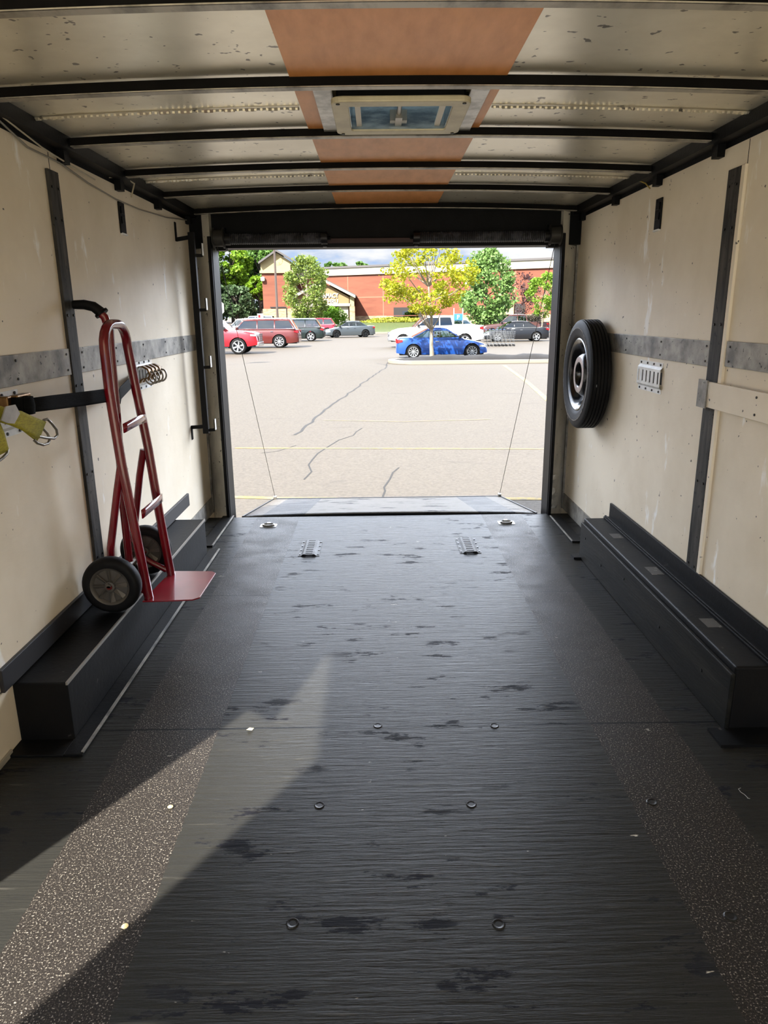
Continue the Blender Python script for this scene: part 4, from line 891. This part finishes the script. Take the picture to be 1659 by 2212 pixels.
# ------------------------------------------------------------------ shopping carts
wire = mat('grey_cart_wire', '77797b', .35, .5)
def cart():
    t = thing('shopping_cart', 'x', 'shopping cart', (0, 0, G), group='nested shopping carts')
    b = MB()
    def P(x, y, z): return (x, y, z)
    for k in range(5):
        z = .45+.11*k; f = k/4; x0 = -.12+.10*f; x1 = .42+.06*f; w_ = .20+.05*f
        b.tube([P(x0, -w_, z), P(x1, -w_, z), P(x1, w_, z), P(x0, w_, z)], .005, 5)
    for i in range(6):
        f = i/5
        for s_ in (-1, 1): b.tube([P(-.12+.54*f, s_*.20, .45), P(-.02+.50*f, s_*.25, .89)], .004, 5)
        b.tube([P(-.12+.54*f, -.20, .45), P(-.12+.54*f, .20, .45)], .004, 5)
    b.build('basket', wire, t)
    b = MB()
    for s_ in (-1, 1): b.tube([P(-.20, s_*.25, 1.02), P(-.14, s_*.24, .60), P(-.10, s_*.22, .16), P(.45, s_*.20, .16), P(.35, s_*.2, .45)], .016, 8)
    b.tube([P(.45, -.2, .16), P(.45, .2, .16)], .012, 8); b.build('frame', wire, t)
    b = MB(); b.tube([P(-.20, -.26, 1.02), P(-.20, .26, 1.02)], .017, 8); b.build('handle', mat('blue_handle', '1d4fa8', .5), t)
    for x in (-.06, .42):
        for s_ in (-1, 1):
            b = MB(); b.lathe([(0, -.014), (.06, -.014), (.06, .014), (0, .014)], 16, trs((x, s_*.21, .06), (1, 0, 0), (0, 0, 1), (0, -1, 0))); b.build('caster', plast, t)
    return t
c0 = cart()
clab = ['leftmost of the row of nested carts, with blue handle', 'second shopping cart from the left in the nested row', 'third shopping cart from the left in the nested row', 'third shopping cart from the right in the nested row', 'second shopping cart from the right in the nested row', 'rightmost shopping cart of the nested row, by the black sedan']
for i in range(6):
    c_ = c0 if i == 0 else copy_tree(c0)
    c_.location = (6.97+.225*i, 45.75, G); c_['label'] = clab[i] if i else 'leftmost shopping cart of the nested row, with blue handle'
    c_['category'] = 'shopping cart'
# cart return sign
t = thing('cart_return_sign', 'blue sign board on two white posts behind the white pickup', 'sign', (5.52, 50.2, G))
for s_ in (-1, 1): b = MB(); b.cyl((s_*.30, 0, 0), (s_*.30, 0, 2.35), .035, 10); b.build('post', white, t)
b = MB(); b.box(-.30, .30, -.04, -.005, 1.55, 1.98); b.build('panel', mat('blue_sign', '2a66c8', .5), t, bevel=.02)
b = MB(); b.box(-.09, -.03, -.05, -.04, 1.63, 1.90); b.tube([(-.06, -.045, 1.88), (.05, -.045, 1.88), (.08, -.045, 1.82), (.05, -.045, 1.76), (-.06, -.045, 1.76)], .02, 6); b.build('emblem', mat('white_letters', 'c9c8c4', .6), t)
# octagonal sign seen from behind, half hidden by the door post
t = thing('road_sign', 'pale back of an octagonal road sign at the left edge of the opening', 'sign', (-6.52, 30.0, G))
b = MB(); b.prism([(.40*cos(pi/8+k*pi/4), .40*sin(pi/8+k*pi/4)) for k in range(8)], .004, trs((0, 0, 2.3), (1, 0, 0), (0, 0, 1), (0, -1, 0))); b.build('panel', mat('pale_sign_back', 'a9a9a6', .5, .2), t)
b = MB(); b.box(-.03, .03, .01, .05, 0, 2.6); b.build('post', galv, t)
t = thing('menu_sign', 'small white framed sign with red panel in front of the dark trees', 'sign', (-13.95, 89.0, -.3))
b = MB(); b.box(-.36, .36, -.06, .06, 1.0, 1.95); b.build('frame', white, t, bevel=.03); b = MB(); b.box(-.24, .0, -.08, -.06, 1.1, 1.8); b.build('red_panel', lampr, t); b = MB(); b.box(.02, .24, -.08, -.06, 1.1, 1.8); b.build('grey_panel', galv, t)
b = MB(); b.box(-.05, .05, -.03, .03, 0, 1.0); b.build('post', white, t)
t = thing('light_pole', 'tall thin brown light pole in front of the left store tower', 'light pole', (-10.04, 75, G))
b = MB(); b.tube([(0, 0, 0), (0, 0, 10.5)], [.13, .09], 12); b.build('pole', mat('brown_pole', '4b403a', .5), t); b = MB(); b.cyl((0, 0, 0), (0, 0, .6), .25, 16); b.build('base', mat('pale_kerb', '7c7466'), t); b = MB(); b.box(-.6, .6, -.2, .2, 10.4, 10.55); b.build('lamp_head', plast, t)

# ------------------------------------------------------------------ store building
brick = mat('red_brick_wall', '6e3f2d', .85, c2='643626', scale=.6, stretch=(.3, 1, 3), bump=.2, bscale=4)
eifs = mat('cream_render', '968a66', .85, c2='8f8360', scale=1)
eifs2 = mat('pale_parapet_render', '9c9784', .85)
stone = mat('pale_stone_veneer', 'a38a6c', .9, c2='7a644f', scale=2.2, stretch=(.6, 1, 2.4), lo=.4, hi=.6)
shingle = mat('grey_shingle', '4e4b4b', .8)
dark = mat('dark_shade_and_pipe', '1d1918', .6)  # dark tone painted in for the shade of openings; down pipe too
bt = thing('store_building', 'long red brick store building with cream parapet across the background', 'building', (0, 0, 0))
def W(u, v, D): return ay(u, v, D)
A = V((-12.0, 109.5, 0)); B = V((24.5, 92.0, 0)); dW = (B-A).normalized(); nW = V((dW.y, -dW.x, 0)); nW = nW if nW.y < 0 else -nW
def wp(s_, z, off=0): p = A+dW*s_+nW*off; return V((p.x, p.y, z))
LW = (B-A).length
def wslab(s0, s1, z0, z1, o0, o1):
    b = MB(); b.add([wp(s_, z, o_) for s_ in (s0, s1) for o_ in (o0, o1) for z in (z0, z1)], [(0, 1, 3, 2), (4, 6, 7, 5), (0, 4, 5, 1), (2, 3, 7, 6), (0, 2, 6, 4), (1, 5, 7, 3)]); return b
def ws(u, D0=100):   # distance along the wall for image column u
    r_ = ray(u, 640); det = r_.x*dW.y-r_.y*dW.x
    tt = (A.x*dW.y-A.y*dW.x)/det; p = r_*tt
    return (V((p.x, p.y, 0))-A).dot(dW)
def wz(u, v):
    p = wp(ws(u), 0); return ay(u, v, p.y).z
H1 = wz(850, 591); H2 = wz(850, 575); HB = wz(850, 694)
wslab(0, LW, -1, H1, 0, -12).build('brick_wall', brick, bt)
wslab(0, LW, H1, H2, .25, -12).build('parapet', eifs2, bt)
wslab(0, LW, H2, H2+.25, .4, -.3).build('coping', shingle, bt)
wslab(0, LW, -1, HB+.75, .12, 0).build('stone_base', stone, bt)
for u in (752, 828, 1112):
    s_ = ws(u); wslab(s_-.06, s_+.06, HB, H1, .012, 0).build('wall_joint', mat('joint', '7a5a46', .8), bt)
for u0, u1, z0_, z1_ in ((740, 840, .47, .49), (1120, 1200, .42, .44)):
    wslab(ws(u0), ws(u1), H1*z0_+.5, H1*z1_+.5, .01, 0).build('brick_band', mat('brick_band', '8a5a46', .85), bt)
s0, s1 = ws(851), ws(912); wslab(s0, s1, -.5, wz(870, 664), .13, .11).build('entrance_shade_panel', dark, bt)  # flat dark panel on the wall instead of a shaded entrance
wslab(ws(870), ws(905), -.5, wz(870, 672), .16, .13).build('entrance_door', glassmat('door_glass', '20282c', .1), bt)
wslab(ws(1114), ws(1135), -.5, wz(1114, 656), .13, .11).build('side_shade_panel', dark, bt)
wslab(ws(1095), ws(1113), -.5, wz(1100, 655), .5, .1).build('stone_pier', stone, bt)
wslab(ws(845), ws(915), wz(850, 697)+.9, wz(850, 697)+.98, 1.6, 1.55).build('handrail', mat('rail_brown', '6a3a2a'), bt)
wslab(ws(1000), ws(1095), wz(1000, 697), wz(1000, 690), 3.5, 3.2).build('low_wall', eifs2, bt)
# left gabled tower
tw = thing('gabled_tower', 'gabled brick and cream tower at the left end of the store', 'building', (0, 0, 0))
D = 106; l0 = W(571, 697, D).x; r0 = W(640, 697, D).x; zt = W(600, 588, D).z; zs = W(600, 667, D).z
b = MB(); b.box(l0, r0, D, D+8, zs, zt); b.build('brick_wall', brick, tw)
b = MB(); b.box(l0-.1, r0+.1, D-.12, D+8, -1, zs); b.build('stone_base', stone, tw)
za = W(598, 546, D).z; zl = W(565, 570, D).z; xa_ = W(598, 546, D).x
b = MB(); b.add([(l0-.1, y, z) if i == 0 else ((r0-.5, y, z) if i == 1 else (xa_, y, z)) for y in (D-.1, D+8) for i, z in ((0, zt), (1, zt), (1, zl+.3), (2, za), (0, zl+.3))],
                [(0, 1, 2, 3, 4), (5, 9, 8, 7, 6), (0, 5, 6, 1), (1, 6, 7, 2), (2, 7, 8, 3), (3, 8, 9, 4), (4, 9, 5, 0)]); b.build('gable_wall', eifs, tw)
b = MB(); b.box(l0-.25, r0+.1, D-.3, D, zt-.12, zt+.22); b.build('cornice', eifs, tw)
for (xe, ze) in ((W(560, 570, D).x, W(560, 571, D).z), (W(650, 574, D).x, W(650, 575, D).z)):
    b = MB(); e0 = V((xa_, 0, za+.12)); e1 = V((xe, 0, ze)); 
    b.add([e+V((0, y, dz)) for e in (e0, e1) for y in (D-.9, D+8) for dz in (0, .28)], [(0, 1, 3, 2), (4, 6, 7, 5), (0, 4, 5, 1), (2, 3, 7, 6), (0, 2, 6, 4), (1, 5, 7, 3)]); b.build('roof_slope', shingle, tw)
b = MB(); q = W(601, 562, D); b.lathe([(0, 0), (.65, 0), (.65, .03), (0, .03)], 24, trs((q.x, D-.1, q.z), (1, 0, 0), (0, 0, 1), (0, -1, 0))); b.build('faded_mark', mat('faded_stain', '8a7350', .9, c2='9c8c66', scale=1.2, lo=.42, hi=.5), tw)
b = MB(); q = W(569, 603, D); b.box(q.x-.35, q.x+.25, D-.5, D, q.z-.3, q.z+.3); b.build('wall_lamp', white, tw, bevel=.15)
b = MB(); b.box(W(618, 665, D).x, W(618, 665, D).x+.12, D-.2, D-.1, -.5, zs+.2); b.box(W(584, 665, D).x, W(618, 665, D).x, D-.2, D-.1, zs+.12, zs+.28); b.build('down_pipe', dark, tw)
# drive-through canopy with lettering
cp = thing('drive_through_canopy', 'cream gabled drive-through canopy on stone piers with white lettering', 'canopy', (0, 0, 0))
D = 98; D2 = 106.5
ap = W(700, 607, D); er = W(768, 642, D); el = V((2*ap.x-er.x, D, er.z)); wl = W(634, 660, D).x; wr_ = W(754, 660, D).x; zb = W(732, 661, D).z; ze = W(754, 641, D).z
b = MB(); pf = [(wl, zb), (wr_, zb), (wr_, ze), (ap.x, ap.z-.25), (wl, ze)]; k = 5
b.add([(x, y, z) for y in (D, D+.6) for x, z in pf], [tuple(range(k)), tuple(range(k, 2*k))[::-1]]+[(i, k+i, k+(i+1) % k, (i+1) % k) for i in range(k)]); b.build('gable_wall', mat('tan_render', '7f6848', .85), cp)
b = MB(); b.box(wl, wr_, D+.6, D2, zb, ze); b.build('canopy_body', eifs, cp)
b = MB(); b.box(wl-.1, wr_+.15, D-.15, D, zb-.02, zb+.32); b.build('fascia', eifs2, cp)
for e1 in (er, el):
    for nm, y0_, y1_, mt_, dz0, dz1 in (('roof_slope', D-.6, D2, shingle, .12, .32), ('bargeboard', D-.72, D-.6, eifs2, -.12, .2)):
        b = MB(); a0 = V((ap.x, 0, ap.z)); a1 = V((e1.x, 0, e1.z))
        b.add([e+V((0, y, dz)) for e in (a0, a1) for y in (y0_, y1_) for dz in (dz0, dz1)], [(0, 1, 3, 2), (4, 6, 7, 5), (0, 4, 5, 1), (2, 3, 7, 6), (0, 2, 6, 4), (1, 5, 7, 3)]); b.build(nm, mt_, cp)
for x in (W(761, 680, D).x, W(636, 680, D).x):
    b = MB(); b.box(x-.35, x+.35, D-.1, D+.7, -1, W(700, 662, D).z); b.build('stone_pier', stone, cp); b = MB(); b.box(x-.28, x+.28, D, D+.6, W(700, 662, D).z, ze+.05); b.build('column', eifs, cp)
b = MB(); b.box(W(732, 670, D).x, W(752, 670, D).x, D+.3, D+.9, -1, zb); b.build('cream_pier', eifs2, cp)
b = MB(); b.box(wl+.3, wr_-1.4, D2-1.0, D2-.9, -.5, zb); b.build('opening_shade_panel', dark, cp)  # dark sheet standing in for the shade under the canopy
lm = mat('white_letters', 'c9c8c4', .6)
def text(body, name, loc, size, width, parent, rz=0, shear=0):
    cu = bpy.data.curves.new(name, 'FONT'); cu.body = body; cu.size = size; cu.extrude = .05; cu.offset = .012; cu.align_x = 'RIGHT'; cu.shear = shear
    tmp = bpy.data.objects.new(name+'_tmp', cu); C.objects.link(tmp); bpy.context.view_layer.update()
    dg = bpy.context.evaluated_depsgraph_get(); me = bpy.data.meshes.new_from_object(tmp.evaluated_get(dg)); bpy.data.objects.remove(tmp)
    xs_ = [v.co.x for v in me.vertices]; k = width/(max(xs_)-min(xs_))
    for v in me.vertices: v.co.x *= k
    me.materials.clear(); me.materials.append(lm)
    o = bpy.data.objects.new(name, me); C.objects.link(o); o.location = loc; o.rotation_euler = (pi/2, 0, rz); o.parent = parent; return o
q = W(731, 643, D); text('PHARMACY', 'lettering', (q.x, D-.06, q.z), .78, 3.1, cp)
q = W(731, 655.5, D); text('DRIVE THRU', 'lettering', (q.x, D-.06, q.z), .78, 3.9, cp)
q = wp(ws(1036), wz(1036, 613), .08); text('& Mo s', 'store_lettering', q, 1.0, 2.2, bt, rz=math.atan2(dW.y, dW.x), shear=.25)

# ------------------------------------------------------------------ trees and shrubs
bark = mat('pale_grey_bark', '8d8271', .9, c2='6b6152', scale=12, stretch=(1, 1, .3), bump=.5, bscale=30)
darkbark = mat('dark_bark', '3b332b', .9)
def leafm(n, a, c_, tr=.35): return mat(n, a, .6, c2=c_, scale=2.0, lo=.35, hi=.65, translucent=tr)
def leaves(clusters, size, rnd):
    b = MB(); vs = b.v; fs = b.f
    for (c_, r_, n_) in clusters:
        for i in range(n_):
            while True:
                p = V((rnd.uniform(-1, 1), rnd.uniform(-1, 1), rnd.uniform(-1, 1)))
                if p.length < 1: break
            q = c_+V((p.x*r_[0], p.y*r_[1], p.z*r_[2])); s_ = size*rnd.uniform(.6, 1.3)
            a = V((rnd.gauss(0, 1), rnd.gauss(0, 1), rnd.gauss(0, .6))).normalized(); d = a.cross(V((rnd.gauss(0, 1), rnd.gauss(0, 1), rnd.gauss(0, 1)))).normalized()
            k = len(vs); vs += [tuple(q-a*s_*.5), tuple(q+d*s_*.38+a*s_*.05), tuple(q+a*s_*.55), tuple(q-d*s_*.38+a*s_*.05)]; fs.append((k, k+1, k+2, k+3))
    return b
def tree(name, label, loc, crown, rad, ncl, nl, size, lm_, trunk_r, bk, seed, cat='tree', group=None, cr_=.24, trunk=True, shape=1.0, lean=0):
    rnd = random.Random(seed); t = thing(name, label, cat, loc, group=group); cc = V(crown); cl = []
    for i in range(ncl):
        a = rnd.uniform(0, 2*pi); h = rnd.uniform(-1, 1); rr = sqrt(max(0, 1-h*h))**shape*rnd.uniform(.45, 1)**.6
        p = cc+V((cos(a)*rr*rad[0], sin(a)*rr*rad[1], h*rad[2]*.93)); s_ = cr_*rnd.uniform(.7, 1.3)
        cl.append((p, (rad[0]*s_, rad[1]*s_, rad[2]*s_*.8), nl))
    leaves(cl, size, rnd).build('foliage', lm_, t)
    if trunk:
        tp = cc+V((lean, 0, rad[2]*.6)); b = MB(); n_ = 7
        pts = [V((0, 0, -.05)).lerp(tp, i/n_)+V((rnd.uniform(-1, 1), rnd.uniform(-1, 1), 0))*trunk_r*.5*(i > 0) for i in range(n_+1)]
        b.tube(pts, [trunk_r*(1.25 if i == 0 else 1-.75*i/n_) for i in range(n_+1)], 10)
        for i in range(min(ncl, 26)):
            p = cl[i][0]; f = max(.22, min(.8, (p.z-rad[2]*.5)/tp.z)); j = pts[int(f*n_)]; mid = j.lerp(p, .5)+V((0, 0, -.08*rad[2]))
            b.tube([j, mid, p], [trunk_r*.42, trunk_r*.25, trunk_r*.08], 6)
        b.build('trunk', bk, t, smooth=60)
    return t
tree('maple_tree', 'yellow-green young tree on the mulch island in front of the blue coupe', (2.33, 31.0, -.40), (-.2, 0, 3.2), (2.1, 2.0, 1.42), 100, 62, .12, leafm('yellow_green_leaf', '84920f', '958c14', .4), .085, bark, 3, cr_=.17)
tree('broadleaf_tree', 'dense green tree to the right behind the yellow-green tree', (9.3, 63.0, -.5), (0, 0, 3.9), (2.2, 2.0, 3.1), 90, 110, .24, leafm('mid_green_leaf', '72904c', '57783a'), .14, darkbark, 5, shape=1.3, cr_=.26)
tree('broadleaf_tree', 'pale green slim tree in front of the pharmacy canopy', (-7.9, 85.0, -.4), (0, 0, 4.5), (2.6, 2.2, 3.7), 110, 60, .27, leafm('olive_leaf', '7d8c3c', '5c7230', .4), .10, bark, 8, shape=1.1, cr_=.2)
tree('broadleaf_tree', 'small light green tree at the right edge of the opening', (12.95, 58.0, -.6), (.1, 0, 3.3), (1.3, 1.2, 1.6), 50, 70, .17, leafm('light_green_leaf', '7c9a2e', '5c7f22', .4), .06, bark, 11)
tree('purple_leaf_tree', 'sparse reddish tree left of the small light green tree', (15.4, 78.0, -.5), (0, 0, 3.8), (1.7, 1.4, 2.1), 40, 26, .2, leafm('purple_leaf', '4a2a2c', '33201f'), .09, darkbark, 12)
for (x, y, rx, rz_, sd, lm_, lb, sz, bs) in ((-5.6, 91.5, 2.1, 1.5, 21, leafm('bright_bush_leaf', '6a8f1c', '4f7a18'), 'round bright green bush in front of the canopy', .2, -.2), (-8.2, 90.5, 2.2, 1.1, 22, leafm('bright_bush_leaf', '6a8f1c', '4f7a18'), 'low green shrubs at the foot of the pale green tree', .2, -.2),
                                      (12.6, 82.0, 2.7, 1.1, 23, leafm('tan_bush_leaf', '9a8a52', '7a5f45'), 'tan and pinkish shrub behind the right parked cars', .2, -.3), (17.3, 82.0, 1.6, .9, 24, leafm('grey_bush_leaf', '6f685a', '4d4a3c'), 'grey brown shrub behind the small right tree', .2, -.3),
                                      (2.5, 97.0, 4.4, .35, 25, leafm('yellow_plant_leaf', 'a3a03a', '7f8d2a'), 'low yellow-green planting along the foot of the brick wall', .2, .35)):
    rnd = random.Random(sd); cl = []
    for i in range(36):
        a = rnd.uniform(0, 2*pi); h = rnd.uniform(0, 1); rr = sqrt(1-h*h)*rnd.uniform(.5, 1)
        cl.append((V((cos(a)*rr*rx, sin(a)*rr*rx*.6, h*rz_*1.5+.1)), (rx*.25, rx*.2, rz_*.3), 90))
    t = thing('shrub', lb, 'shrub', (x, y, bs), group='shrubs by the store')
    leaves(cl, sz, rnd).build('foliage', lm_, t); b = MB(); b.cyl((0, 0, -.3), (0, 0, .6), .08, 8); b.build('stem', darkbark, t)
fm = [leafm('forest_dark', '586d4a', '3a5230'), leafm('forest_mid', '5c7d34', '446826'), leafm('forest_lime', '7f9c1e', '5f8520', .4), leafm('forest_grey', '6c8064', '46603c')]
forest = [(-27.5, 118, 5.5, 5.0, 0, 'dark green woodland tree at the far left edge'), (-20.5, 121, 5.0, 5.0, 0, 'dark green woodland tree next to the store tower'), (-26.5, 112, 3.6, 7.6, 3, 'greyish pale-leaved woodland tree at the left'), (-22.0, 114, 3.2, 8.6, 2, 'lime green woodland tree in the middle of the left wood'),
          (-18.0, 117, 3.0, 8.5, 1, 'mid green woodland tree touching the tower roof'), (-25.5, 116, 3.4, 12.5, 2, 'tall lime green treetop at the upper left of the opening'), (-20.3, 122, 4.0, 13.0, 1, 'tall mid green treetop left of the tower gable'), (-17.6, 112, 1.7, 5.2, 2, 'small lime green tree against the tower wall'),
          (-24.2, 110, 2.6, 3.6, 0, 'low dark tree in the shade of the wood'), (-20.6, 110, 2.4, 3.2, 0, 'low dark tree between the wood and the tower'), (-30.5, 114, 4, 10.5, 1, 'mid green tree cut by the left door post')]
for i, (x, y, r_, zc_, k, lb) in enumerate(forest):
    tree('woodland_tree', lb, (x, y, .2), (0, 0, zc_), (r_, r_*.8, r_*.95 if zc_ > 6 else r_*.9), 60, 85, .5, fm[k], .25, darkbark, 40+i, group='trees of the left wood', cr_=.24)
for i, (u, r_) in enumerate(((718, 2.6), (738, 1.8), (780, 2.2))):
    p = W(u, 580 if i else 582, 150); tree('woodland_tree', ['treetop behind the store roof, right of the pale green tree', 'small treetop behind the store roof, between the other two', 'treetop behind the store roof, nearest the yellow-green tree'][i], (p.x, 150, .5), (0, 0, p.z-.5-r_*.3), (r_, r_, r_*.8), 40, 60, .5, fm[1], .2, darkbark, 70+i, group='treetops behind the roof')
